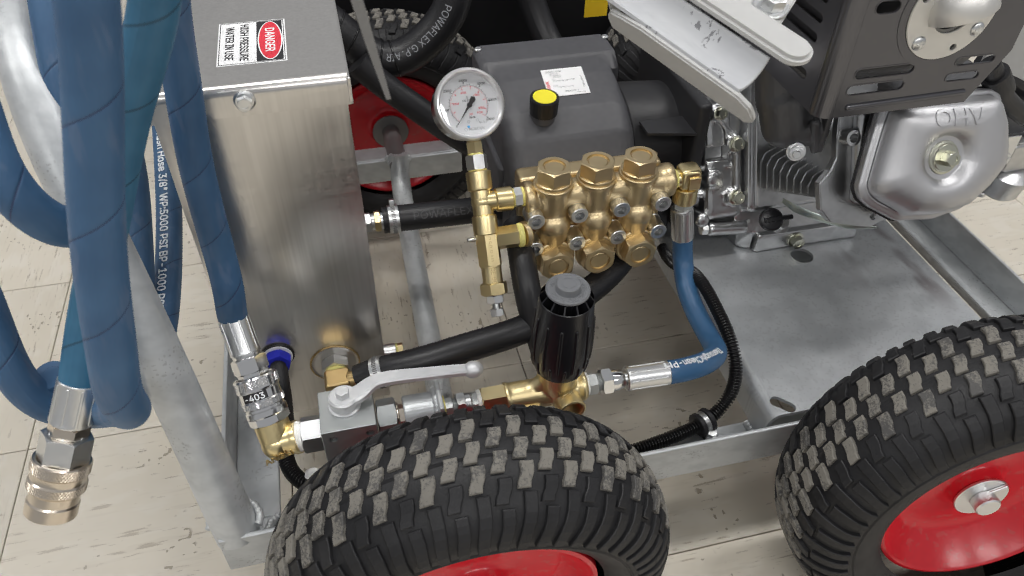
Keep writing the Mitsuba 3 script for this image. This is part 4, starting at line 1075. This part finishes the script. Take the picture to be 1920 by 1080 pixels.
bkr = Path([(.239, .020, .470), (.2365, -.010, .430), (.2370, -.040, .385), (.2330, -.075, .345), (.226, -.110, .305), (.215, -.135, .28), (.20, -.15, .27)], .004)
hose(jh, 'back_run', bkr, .0125, 'm_hose')
bk2 = Path([(.232, -.02, .585), (.230, -.055, .552), (.229, -.085, .515), (.228, -.105, .48), (.226, -.115, .44)], .004)
hose(jh, 'back_run', bk2, .0120, 'm_hose')
lc = thing('loose_coupler', 'champagne coloured knurled coupler hanging free on a hose end in front of the floor', 'hose coupler')
LMf = lambda t: frame(T0 + LD * t, LD, (1, 0, 0))
part(lc, 'nipple', hexp(.0235, .0085, LMf(.0335), ch=.1), 'm_nickel')
part(lc, 'sealing_tape', cyl(.0118, .004, .001, M=LMf(.0395)), 'm_white_tape')
part(lc, 'hex_adaptor', hexp(.0300, .0230, LMf(.0420), ch=.10), 'm_zinc')
part(lc, 'sleeve', lathe([(0, .006), (.0155, .006), (.0165, 0), (.0186, 0), (.0192, .0010), (.0192, .0085), (.0182, .0098), (.0178, .0130), (.0180, .0150), (.0190, .0162), (.0190, .0225), (.0178, .0240), (.0166, .0252), (.0164, .0320), (.0172, .0335), (.0172, .0430), (.0164, .0440), (.0120, .0440), (.0115, .0400), (0, .0400)], 64, LMf(.0610)), 'm_nickel', 25)
knurl(lc, 'knurling', .0192, .0012, .0083, LMf(.0610))
knurl(lc, 'knurling', .0190, .0165, .0222, LMf(.0610))

# ------------------------------------------------------------------ conduit along the base plate and its clip
cd = thing('conduit', 'black corrugated conduit running down beside the grey base plate to the front rail', 'conduit')
cpts = [(.7960, .02, .150), (.7900, -.040, .1700), (.7870, -.085, .1960), (.7865, -.116, .2000), (.7865, -.144, .1970), (.7865, -.1720, .1910), (.7860, -.1980, .1770), (.7830, -.2130, .1540), (.7740, -.2200, .1360), (.7600, -.2270, .1280), (.7400, -.2340, .1245), (.715, -.2400, .1235), (.685, -.2450, .1230), (.650, -.2490, .1225), (.600, -.2500, .1215), (.56, -.2500, .1215)]
corrugated(cd, 'sleeve', cpts, .0068)
cp = Path(cpts, .003)
cl = thing('conduit_clip', 'rubber-lined steel P clip holding the black conduit on the front rail', 'clip')
s_ = float(cp.s[np.argmin(np.abs(cp.p[:, 0] - .745) + np.abs(cp.p[:, 1] + .2325))])
c_, t_, x_, y_ = cp.at(s_)
part(cl, 'rubber_lining', lathe([(.0066, .001), (.0070, 0), (.0125, 0), (.0132, .0008), (.0132, .0045), (.0125, .0052), (.0112, .0054), (.0112, .0116), (.0125, .0118), (.0132, .0125), (.0132, .0162), (.0125, .0170), (.0070, .0170), (.0066, .016), (.0066, .001)], 48, frame(c_ - t_ * .0085, t_)), 'm_black_soft')
part(cl, 'steel_band', ring(.0119, .0106, .0058, .0004, M=frame(c_ - t_ * .0029, t_)), 'm_zinc')
part(cl, 'tab', box2((.7420, -.2530, .1120), (.7560, -.2320, .1150), .001), 'm_black_soft')
part(cl, 'bolt', cat(cyl(.0068, .0014, .0004, M=frame((.7500, -.2440, .1150), (0, 0, 1))), hexp(.0098, .0070, frame((.7500, -.2440, .1162), (0, -.1, 1), (1, .3, 0)))), 'm_zinc')

# ------------------------------------------------------------------ engine
en = thing('engine', 'air-cooled petrol engine with bare aluminium crankcase, cooling fins and a black muffler guard', 'engine')
EA = unit((0, -.906, .423))
EM = frame((.986, -.158, .370), EA, (1, 0, 0))
ebox = lambda lo, hi, r=.003: put(box2(lo, hi, r), EM)
erb = lambda lo, hi, r=.003: man(put(box2(lo, hi, r, 12), EM))


def ecyl(x, t, a0, a1, r, n=28, r2=None):
    return rev([(0, 0), (r if r2 is None else r2, 0), (r, a1 - a0), (0, a1 - a0)], EM @ frame((x, t, a0), (0, 0, 1)), n)


# side cover (towards the pump) and main case
ca = erb((-.158, -.085, -.34), (-.108, .110, -.198), .010) + erb((-.172, -.070, -.34), (-.14, .05, -.212), .012)
ca = ca + erb((-.1085, -.078, -.34), (.060, .110, -.186), .006)
ca = ca + erb((-.1105, -.072, -.34), (-.1060, .115, -.1835), .002) + erb((-.1010, -.072, -.34), (-.0965, .115, -.1835), .002)
for x, t, r in ((-.122, .006, .0105), (-.122, -.057, .0105), (-.150, -.032, .0085), (-.142, .043, .0085), (-.163, -.080, .0085), (-.135, .072, .009)):
    ca = ca + ecyl(x, t, -.25, -.1915, r, 28, r + .002)
ca = ca + ecyl(-.146, -.034, -.25, -.196, .011)
for p_, q_, r in (((-.160, .060, -.203), (-.120, .012, -.198), .0045), ((-.158, -.02, -.206), (-.118, -.020, -.199), .0040), ((-.165, -.05, -.21), (-.118, -.055, -.199), .006), ((-.118, .0, -.198), (-.118, -.05, -.198), .006), ((-.130, .06, -.200), (-.130, .01, -.200), .005), ((-.147, .02, -.204), (-.147, -.03, -.204), .005)):
    P_, Q_ = [(EM @ [*v, 1])[:3] for v in (p_, q_)]
    ca = ca + m3.Manifold.hull(sph(r, tuple(P_), 14) + sph(r, tuple(Q_), 14))
# sump with sloped front and mounting foot
ca = ca + m3.Manifold.hull_points(A([(x, y, z) for x, y, z in ((.872, -.018, .186), (1.040, -.020, .186), (.862, .015, .262), (1.045, .012, .262), (.862, .16, .262), (1.045, .16, .262), (.862, .16, .1605), (1.045, .16, .1605), (.880, -.010, .1605), (1.04, -.010, .1605))]))
ca = ca + m3.Manifold.hull_points(A([(.897, -.027, .1605), (1.038, -.029, .1605), (.899, -.0265, .1830), (1.037, -.0285, .1830), (.895, .05, .1605), (1.038, .05, .1605), (.897, .05, .186), (1.037, .05, .186), (.899, -.0245, .1850), (1.037, -.0265, .1850)]))
ca = ca + m3.Manifold.hull_points(A([(.882, -.014, .1605), (.895, -.020, .1605), (.884, -.012, .190), (.897, -.018, .190), (.882, .05, .1605), (.897, .05, .1605), (.882, .05, .192), (.897, .05, .192)]))
ca = ca + rev([(0, 0), (.0085, 0), (.0085, .05), (0, .05)], frame((.834, -.012, .197), (1, -.05, -.08)), 24)
ca = ca - m3.Manifold.hull(erb((-.155, -.012, -.215), (-.128, .004, -.19), .002))
cam_ = soften(ca, .0045, 6)
part(en, 'crankcase', cam_, 'm_cast', 40, label='bare cast aluminium crankcase')
for x, t, r in ((-.122, .006, .0092), (-.122, -.057, .0092), (-.142, .043, .0075), (.00, -.4, 0)):
    if r:
        M = EM @ frame((x, t, -.1915), (.05, 0, 1))
        part(en, 'case_bolt', cat(lathe([(0, 0), (r, 0), (r * 1.02, .0012), (r * .8, .0022), (0, .0022)], 32, M), hexp(r * 1.45, .0075, M @ frame((0, 0, .0018), (0, 0, 1), (1, .3, 0)), recess=(r * .42, .001))), 'm_zinc_yellow')
part(en, 'case_bolt', hexp(.0125, .008, frame((.8335, -.012, .1970), (-1, .05, .08))), 'm_zinc')
DM = frame((.905, -.0290, .2120), (-.25, -.72, .62), (1, 0, .0))
WING = [(-.010, -.0035, .008), (-.010, .0035, .008), (.024, -.0030, .006), (.024, .0030, .006), (-.008, -.0022, .0165), (-.008, .0022, .0165), (.023, -.0020, .0150), (.023, .0020, .0150)]
part(en, 'oil_dipstick', cat(lathe([(0, 0), (.0115, 0), (.0138, .002), (.0140, .006), (.0128, .009), (.0105, .0100), (0, .0105)], 48, DM), put(tm(m3.Manifold.hull_points(A(WING))), DM)), 'm_black_gloss', 30, label='black oil filler plug with a wing grip')
DB = frame((.9235, -.0245, .1985), (0, -.6, .8))
part(en, 'filler_plug', cat(cyl(.0125, .0018, .0005, M=DB), hexp(.0150, .0085, DB @ frame((0, 0, .0016), (0, 0, 1), (1, .3, 0)))), 'm_zinc')
DB = frame((.9500, -.0277, .1725), (0, -1, .05))
part(en, 'drain_bolt', cat(cyl(.0105, .0022, .0006, M=DB), hexp(.0140, .0090, DB @ frame((0, 0, .0018), (0, 0, 1), (1, .1, 0)), recess=(.004, .0008))), 'm_zinc_yellow')
# cylinder, fins and head
part(en, 'cylinder', put(cat(box2((-.070, -.030, -.19), (.060, .035, -.06), .01)), EM), 'm_cast')
for i in range(9):
    a = -.1755 + i * .0112
    x0 = -.100 + .0016 * i
    top = -.006 - .0022 * i
    poly = sg.Polygon([(x0, -.049 + .001 * i), (x0, top - .010), (x0 + .006, top), (x0 + .030, top + .010), (x0 + .070, top + .024), (.078, .030), (.078, -.05), (x0 + .03, -.052)]).buffer(-.004).buffer(.007, 6).buffer(-.003)
    part(en, 'cooling_fin', put(slab(poly, .0024, b=.0005), EM @ frame((0, 0, a), (0, 0, 1))), 'm_cast', 25)
hp_ = sg.Polygon([(-.104, -.020), (-.101, -.048), (-.090, -.062), (-.054, -.0715), (-.041, -.0735), (-.030, -.0690), (.060, -.060), (.09, -.02), (.09, .055), (-.084, .055), (-.086, .030), (-.086, .004), (-.092, -.008)]).buffer(.003).buffer(-.006).buffer(.003)
hp_ = hp_.difference(sg.Point(-.0405, -.0625).buffer(.0028)).difference(sg.Point(-.076, .024).buffer(.0045))
part(en, 'cylinder_head', put(cat(slab(hp_, .0100, b=.0012), box2((-.070, -.045, .006), (.075, .05, .022), .006)), EM @ frame((0, 0, -.0620), (0, 0, 1))), 'm_cast', 25)
part(en, 'cylinder_head__boss', tm(rev([(.0046, 0), (.0085, 0), (.0078, .016), (.0046, .016)], EM @ frame((-.076, .024, -.056), (0, 0, 1)), 28)), 'm_cast')
# rocker cover: dome over the traced outline, dished round its bolt
oc = sg.Polygon([(-.057, .062), (-.071, .012), (-.080, -.023), (-.075, -.035), (-.065, -.044), (-.034, -.0625), (.008, -.0665), (.042, -.0605), (.068, -.041), (.087, -.020), (.0885, .000), (.084, .030), (.072, .058)]).buffer(-.012).buffer(.012, 10)
bd = oc.exterior; NB = 160
b0 = math.atan2(0, 1)
ang = np.linspace(0, 2 * np.pi, NB, endpoint=False)
rad = []
for a in ang:
    ln = sg.LineString([(0, 0), (.3 * math.cos(a), .3 * math.sin(a))]).intersection(bd)
    g_ = list(getattr(ln, 'geoms', [ln]))
    rad.append(max(math.hypot(*g.coords[0]) for g in g_))
rad = A(rad)
prof_s = [(1, -.0320), (1.0, -.0262), (.985, -.0245), (.945, -.0235), (.915, -.0230), (.900, -.0215), (.885, -.0170), (.865, -.0115), (.835, -.0070), (.79, -.0035), (.72, -.0005), (.64, .0015), (.55, .0022), (.48, .0018), (.42, .0000), (.37, -.0030), (.33, -.0060), (.30, -.0075)]
left_dip = lambda s, a: np.where(s < .9, -.010 * np.clip(-np.cos(a), 0, 1) ** 1.5 * np.clip((s - .30) / .55, 0, 1), 0)
V = []
for s, h in prof_s:
    rr_ = rad * s if s > .6 else (rad * .6) ** ((s - .3) / .3) * .0205 ** (1 - (s - .3) / .3)
    hh = h + left_dip(s, ang)
    V.append(np.stack([rr_ * np.cos(ang), rr_ * np.sin(ang), hh], 1))
V = A(V)
nr_ = len(prof_s)
vv = np.vstack([V.reshape(-1, 3), [[0, 0, -.0080]]])
ff_ = []
for i in range(nr_ - 1):
    for j in range(NB):
        k2 = (j + 1) % NB
        ff_ += [(i * NB + j, i * NB + k2, (i + 1) * NB + k2), (i * NB + j, (i + 1) * NB + k2, (i + 1) * NB + j)]
ff_ += [((nr_ - 1) * NB + j, (nr_ - 1) * NB + (j + 1) % NB, nr_ * NB) for j in range(NB)]
cov = trimesh.Trimesh(vv, A(ff_), process=False)
part(en, 'rocker_cover', put(cov, EM), 'm_cover', 60, label='smooth silver rocker cover with raised OHV letters')
part(en, 'cover_gasket', put(slab(oc.buffer(.0016), .0030, b=.0003), EM @ frame((0, 0, -.0352), (0, 0, 1))), 'm_black_soft')
from scipy.interpolate import LinearNDInterpolator
hgt = LinearNDInterpolator(V[3:].reshape(-1, 3)[:, :2], V[3:].reshape(-1, 3)[:, 2])
tx = meshkit.text_mesh('OHV', .0150, .0013, True)
tx.apply_scale((1.20, 1, 1)); tx.apply_translation((-(tx.bounds[0, 0] + tx.bounds[1, 0]) / 2, -.0075, 0))
v_, f_ = trimesh.remesh.subdivide_to_size(tx.vertices, tx.faces, .003)
v_ = v_ @ trimesh.transformations.rotation_matrix(-.06, [0, 0, 1])[:3, :3].T + [.0085, .0385, 0]
v_[:, 2] += np.nan_to_num(hgt(v_[:, :2]), nan=-.02) - .0002
part(en, 'rocker_cover__lettering', put(trimesh.Trimesh(v_, f_, process=False), EM), 'm_cover', 40)
BM = EM @ frame((0, 0, -.0082), (0, 0, 1))
part(en, 'cover_bolt', cat(lathe([(0, 0), (.0162, 0), (.0166, .0010), (.0160, .0022), (.0142, .0026), (.0138, .0040), (.0128, .0050), (0, .0050)], 48, BM), hexp(.0128, .0105, BM @ frame((0, 0, .0048), (0, 0, 1), (1, .2, 0)), recess=(.0034, .0008))), 'm_zinc_yellow')
# tinted deflector plate under the fins
dpl = Path([(-.100, -.050, -.128), (-.085, -.062, -.105), (-.060, -.072, -.085), (-.030, -.0775, -.062)], .004)
w_ = []
for s in dpl.s:
    c, t__, _, _ = dpl.at(s)
    hwid = np.interp(s, [0, .015, .04, .075, dpl.L], [.003, .0052, .0042, .0048, .0015])
    upv = A([0, .95, -.3])
    w_.append([c - upv * hwid * 1.3, c - upv * hwid * .3 + A([0, 0, .004]), c + upv * hwid * .6 + A([0, 0, .004])])
w_ = A(w_); n_ = len(w_)
fw = [(i * 3 + j, i * 3 + j + 1, (i + 1) * 3 + j + 1) for i in range(n_ - 1) for j in range(2)] + [(i * 3 + j, (i + 1) * 3 + j + 1, (i + 1) * 3 + j) for i in range(n_ - 1) for j in range(2)]
wq = w_.reshape(-1, 3)
part(en, 'deflector', put(cat(trimesh.Trimesh(wq, fw, process=False), trimesh.Trimesh(wq + [0, 0, -.0012], A(fw)[:, ::-1], process=False)), EM), 'm_tint', 50, label='greenish tinted metal deflector under the fins')
# black exhaust elbow
eb = m3.Manifold.batch_hull([sph(.023, (.846, -.070, .402), 28), sph(.0225, (.853, -.0760, .376), 28)]) + m3.Manifold.batch_hull([sph(.0215, (.853, -.0765, .375), 28), sph(.0150, (.886, -.0800, .368), 28), sph(.018, (.880, -.055, .395), 28)])
eb = eb + m3.Manifold.batch_hull([sph(.023, (.846, -.068, .400), 28), sph(.026, (.842, -.050, .455), 28), sph(.026, (.875, -.050, .455), 28)])
eb = eb + rb((.8860, -.0960, .3500), (.8930, -.0480, .4050), .003) + m3.Manifold.batch_hull([sph(.0050, (.872, -.0965, .388), 14), sph(.0045, (.884, -.0930, .354), 14)])
ebm = soften(eb, .004, 8)
part(en, 'exhaust_elbow', ebm, 'm_black_cast', 50, label='rough black cast exhaust elbow')
NM = frame((.8590, -.0985, .3585), (-.45, -.80, .30))
part(en, 'exhaust_nut', cat(cyl(.0095, .0018, .0004, M=NM), hexp(.0135, .0080, NM @ frame((0, 0, .0014), (0, 0, 1), (1, .5, 0))), cyl(.0040, .0150, .0006, M=NM)), 'm_zinc')
# muffler and its guard
part(en, 'muffler', box2((.838, -.150, .455), (.985, -.03, .66), .02), 'm_black_cast')
fx = [sg.Polygon([(.8285, .441), (.9600, .4405), (.9855, .487), (.9855, .70), (.8285, .70)])]
holes = [slot(.8425, .8885, .4805, .0085), slot(.8400, .8845, .4660, .0085), slot(.9365, .9670, .4815, .0068), slot(.9330, .9580, .4672, .0068), slot(.8420, .8530, .5365, .0100), slot(.8420, .8530, .565, .0100)]
gp_ = fx[0]
for h_ in holes: gp_ = gp_.difference(h_)
gp_ = gp_.difference(sg.Point(.9095, .5275).buffer(.0405, 24))
YM = frame((0, -.1685, 0), (0, -1, 0), (1, 0, 0))       # local x = X, local y = Z
part(en, 'muffler_guard', cat(put(slab(gp_, .0018, b=.0004), YM)), 'm_shield', 20, label='glossy black muffler guard with pressed slots')
rims = [put(slab(h_.buffer(.0014).difference(h_.buffer(.0000)), .0012, b=.0004), YM @ frame((0, 0, .0012), (0, 0, 1))) for h_ in holes]
rims.append(put(slab(sg.Point(.9095, .5275).buffer(.0480, 32).difference(sg.Point(.9095, .5275).buffer(.0405, 32)), .0012, b=.0005), YM @ frame((0, 0, .0012), (0, 0, 1))))
em_ = slot(.8415, .9530, 0, .0062)
emb = tm(m3.Manifold.batch_hull([sph(.0031, (.8420, -.1700, .4500), 16), sph(.0031, (.9530, -.1700, .4515), 16)]))
part(en, 'muffler_guard__pressing', cat(rims, emb), 'm_shield', 30)
# rounded corner and side face with louvres
cor = sg.LineString([(.8285 - .0125 * math.sin(a), -.1573 - .0125 * math.cos(a)) for a in np.linspace(0, math.pi / 2, 12)]).buffer(.0009, cap_style=2)
part(en, 'muffler_guard__corner', put(trimesh.creation.extrude_polygon(cor, .2590, engine='earcut'), frame((0, 0, .4410), (0, 0, 1))), 'm_shield', 30)
sp_ = sg.Polygon([(-.1573, .4412), (-.020, .4412), (-.020, .70), (-.1573, .70)])
lo_ = [slot(-.135, -.060, z, .0085) for z in np.arange(.466, .66, .0165)]
for h_ in lo_: sp_ = sp_.difference(h_)
SMx = A([[0, 0, -1, .8168], [1, 0, 0, 0], [0, 1, 0, 0], [0, 0, 0, 1.]])
part(en, 'muffler_guard__side', put(slab(sp_, .0018, b=.0003), A([[0, 0, 1, .8151], [1, 0, 0, 0], [0, 1, 0, 0], [0, 0, 0, 1.]])), 'm_shield', 20)
for z in np.arange(.466, .66, .0165):
    part(en, 'muffler_guard__louvre', tm(m3.Manifold.batch_hull([sph(.0030, (.8195, y, z + .004), 12) for y in (-.133, -.062)] + [sph(.0016, (.8225, y, z - .004), 12) for y in (-.133, -.062)])), 'm_shield', 40)
# exhaust outlet
XM = frame((.9095, -.1690, .5275), (0, -1, 0), (1, 0, 0))
dk = sg.Point(0, 0).buffer(.0402, 40)
for a in (2.75, 5.1, .35, 1.5): dk = dk.difference(sg.Point(.0335 * math.cos(a), .0335 * math.sin(a)).buffer(.0028))
dk = dk.difference(sg.Point(.001, 0).buffer(.018))
part(en, 'outlet_flange', put(slab(dk, .0030, b=.0005), XM), 'm_flange', 25, label='pale round exhaust outlet flange')
hood = m3.Manifold.sphere(.0275, 48).scale((1, 1, 1.05)) - m3.Manifold.sphere(.0260, 48).scale((1, 1, 1.05))
hood = hood.trim_by_plane((0, 0, 1), .0015).trim_by_plane((-.30, .86, -.28), -.0060)
part(en, 'outlet_hood', put(tm(hood), XM @ frame((.004, .004, .0015), (0, 0, 1))), 'm_flange', 40)
part(en, 'outlet_pipe', put(lathe([(.0150, -.03), (.0178, -.03), (.0178, .001), (.0150, .001), (.0150, -.03)], 40), XM), 'm_steel_dark')
for a in (3.95, 5.75):
    M = XM @ frame((.0330 * math.cos(a), .0330 * math.sin(a), .0030), (0, 0, 1))
    sc = tm(m3.Manifold.sphere(.0062, 24).scale((1, 1, .5)) ^ m3.Manifold.cube((.02, .02, .02)).translate((-.01, -.01, 0)))
    part(en, 'outlet_screw', cat(put(sc, M), put(cat(box2((-.0035, -.0006, .0018), (.0035, .0006, .0036), .0003), box2((-.0006, -.0035, .0018), (.0006, .0035, .0036), .0003)), M @ frame((0, 0, -.0002), (0, 0, 1)))), 'm_zinc')
# carburettor side
part(en, 'carburettor', cat(lathe([(0, 0), (.019, 0), (.0225, .004), (.0225, .022), (.0255, .024), (.0255, .031), (.012, .036), (0, .036)], 40, frame((1.172, -.072, .243), (0, -.15, 1))), cyl(.006, .006, .001, M=frame((1.150, -.072, .2395), (0, 0, 1))), box2((1.150, -.085, .278), (1.21, -.02, .315), .004)), 'm_cast', 30)
part(en, 'carburettor__bracket', cat(box2((1.128, -.0860, .292), (1.150, -.0845, .330), .0007), box2((1.128, -.0860, .318), (1.165, -.070, .3195), .0006)), 'm_zinc')
part(en, 'carburettor__screw', cat(cyl(.0068, .0040, .0010, M=frame((1.139, -.0862, .303), (0, -1, .2))), box2((1.134, -.0915, .3035), (1.144, -.0900, .3048), .0004)), 'm_zinc')
part(en, 'fan_housing', box2((1.072, -.060, .250), (1.20, .16, .345), .02), 'm_black_cast')
fl = Path([(1.040, -.105, .436), (1.060, -.103, .415), (1.078, -.100, .397), (1.100, -.098, .380), (1.130, -.096, .361), (1.170, -.10, .340)], .004)
part(en, 'fuel_pipe', tube(fl, .0098, 24)[0], 'm_rubber_hose', True)
part(en, 'fuel_pipe__boot', tube(Path([(1.052, -.104, .424), (1.062, -.103, .4135), (1.072, -.101, .403)], .003), .0135, 24)[0], 'm_black_soft', True)
part(en, 'spark_connector', cat(ring(.0125, .0085, .009, .0008, M=frame((1.072, -.092, .375), (.3, -.6, .7))), hexp(.0105, .014, frame((1.074, -.094, .374), (.3, -.6, .7)))), 'm_chrome')
for q0, q1, r in (((1.10, -.04, .40), (1.25, -.03, .30), .012), ((1.09, -.05, .352), (1.24, -.06, .345), .006), ((1.13, -.03, .42), (1.30, .00, .40), .010)):
    part(en, 'throttle_cable', tube(Path([q0, tuple((A(q0) + A(q1)) / 2 + [0, -.01, .006]), q1], .006), r, 16)[0], 'm_rubber_hose', True)
part(en, 'side_plate', box2((1.085, -.055, .375), (1.160, -.051, .450), .001), 'm_paint_clean')
part(en, 'case_foot', box2((1.030, -.045, .232), (1.068, -.02, .246), .003), 'm_cast')

# ------------------------------------------------------------------ grey bracket above the pump (lifting frame end)
gb = thing('grey_bracket', 'grey painted steel bracket end with dark scuff marks, out of focus at the top', 'bracket')
AX, AB, AN = A([.4934, -.8424, -.2166]), A([.7772, .3152, .5447]), A([-.3906, -.4371, .8102])
AB = unit(AB - (AB @ AX) * AX); AN = np.cross(AX, AB)
G = np.eye(4); G[:3, 0], G[:3, 1], G[:3, 2], G[:3, 3] = AX, AB, AN, (.673, -.269, .538)
# curved trough
tr = [(y, -.0075 * math.sin(math.pi * y / .029) ** .8 if 0 < y < .029 else 0) for y in np.linspace(0, .029, 12)]
trp = sg.LineString(tr).buffer(.0012, cap_style=2)
PX = A([[0, 0, -1, 0], [1, 0, 0, 0], [0, 1, 0, 0], [0, 0, 0, 1.]])
part(gb, 'trough', put(trimesh.creation.extrude_polygon(trp, .118, engine='earcut'), G @ PX), 'm_paint', 40)
lipl = sg.Polygon([(-.1000, -.0280), (.0095, -.0280), (.0145, -.0225), (.0160, -.0150), (.0120, -.0050), (.0020, .0004), (-.082, .0004), (-.100, -.003), (-.112, -.006), (-.1165, -.016), (-.114, -.028)])
part(gb, 'end_wall', put(slab(sg.Polygon([(-.0005, -.022), (.030, -.022), (.030, -.001), (.024, -.0065), (.0145, -.0085), (.005, -.0065), (-.0005, 0)]), .0030, b=.0008), G @ frame((-.1170, 0, 0), (1, 0, 0), (0, 1, 0))), 'm_paint_clean', 30)
part(gb, 'lower_lip', put(slab(lipl.buffer(-.003).buffer(.003, 6), .0046, b=.0014), G @ frame((0, .0002, 0), (0, -1, 0), (1, 0, 0))), 'm_paint_clean', 30)
upl = sg.LineString([(-.25, .0125), (.0075, .0125)]).buffer(.0125, 12)
UT = frame((0, .0290, .0005), unit((0, .42, .9)), (1, 0, 0))
part(gb, 'upper_lip', put(slab(upl, .0080, b=.0026), G @ UT), 'm_paint_clean', 40)
part(gb, 'plate', put(slab(sg.Polygon([(-.22, .014), (-.010, .014), (-.028, .075), (-.22, .09)]), .0040, b=.001), G @ UT @ frame((0, 0, -.0045), (0, 0, 1))), 'm_paint_clean', 30)
BG = G @ UT @ frame((-.030, .0400, .000), (0, 0, 1))
part(gb, 'bolt', cat(cyl(.0125, .0022, .0006, M=BG), hexp(.0150, .0085, BG @ frame((.001, 0, .002), (0, 0, 1)), recess=(.004, .0006))), 'm_zinc')

# ------------------------------------------------------------------ dark things behind the pump
bt = thing('black_tank', 'large matt black plastic tank standing behind the pump at the top of the picture', 'tank')
part(bt, 'shell', box2((.30, .470, .12), (1.06, .95, .50), .05), 'm_void', 40)
yt = thing('yellow_tag', 'small yellow tag hanging in front of the black tank at the top edge', 'tag')
part(yt, 'sheet', box2((.7665, .300, .333), (.7990, .3012, .400), .0004), 'm_yellow_tag')
rh = thing('return_hose', 'black rubber hose with spiral wrap and white lettering curving behind the gauge', 'hose')
p6 = Path([(.600, .325, .470), (.594, .315, .420), (.588, .303, .373), (.574, .300, .3475), (.552, .297, .326), (.520, .293, .3080), (.490, .292, .306), (.462, .296, .3230), (.440, .30, .345), (.41, .31, .37)], .004)
hose(rh, 'rubber_tube', p6, .0235, 'm_rubber_hose', 30)
hx_ = []
for s0 in (.205, .225, .247, .268, .29):
    ps = [(lambda c, t, x, y, a: c + .0238 * (math.cos(a) * x + math.sin(a) * y))(*p6.at(s0 + .018 * a / 6.28), a) for a in np.linspace(0, 6.28, 40)]
    hx_.append(tube(Path(ps, .003), .0014, 8)[0])
part(rh, 'spiral_wrap', cat(hx_), 'm_conduit', True)
part(rh, 'lettering', text_tube('POWAFLEX G.P. AIR', .0092, p6, .0235, .106, p6.angle_to(.15, (.1, -.75, .65)), sx=1.0), 'm_print_grey', False)
vh = thing('dark_hose', 'black rubber hose slanting down between the rear wheel and the gauge', 'hose')
hose(vh, 'rubber_tube', Path([(.455, .265, .318), (.487, .258, .285), (.520, .250, .257), (.555, .240, .228), (.588, .230, .203), (.62, .21, .18)], .005), .0170, 'm_rubber_hose')
wh = thing('rear_hose', 'dull black hose running down in front of the black tank behind the pump', 'hose')
hose(wh, 'rubber_tube', Path([(.690, .43, .46), (.702, .425, .41), (.712, .42, .360), (.722, .41, .318), (.735, .39, .28), (.75, .36, .25)], .005), .0200, 'm_rubber_hose')
ct_ = thing('cable_tie_tail', 'loose grey cable tie end hanging out of focus before the rear wheel', 'cable tie')
cq = [A([.4375, -.322, .6640]), A([.4375, -.322, .6390]), A([.4420, -.317, .6130]), A([.4478, -.310, .5820])]
cw = [.0028, .0027, .0022, .0012]
cside = unit(np.cross(cq[-1] - cq[0], FWD))
cv = A([[c + cside * w, c - cside * w, c - cside * w + FWD * .0012, c + cside * w + FWD * .0012] for c, w in zip(cq, cw)]).reshape(-1, 3)
cf = [(i * 4 + j, i * 4 + (j + 1) % 4, (i + 1) * 4 + (j + 1) % 4, (i + 1) * 4 + j) for i in range(3) for j in range(4)] + [(0, 3, 2, 1), (12, 13, 14, 15)]
part(ct_, 'strap', (cv, A(cf)), 'm_strap', False)

# ------------------------------------------------------------------ every opaque material works from both sides
for k in [k for k in scene if k.startswith('m_') and k != 'm_glass']:
    scene[k] = {'type': 'twosided', 'b': scene[k]}
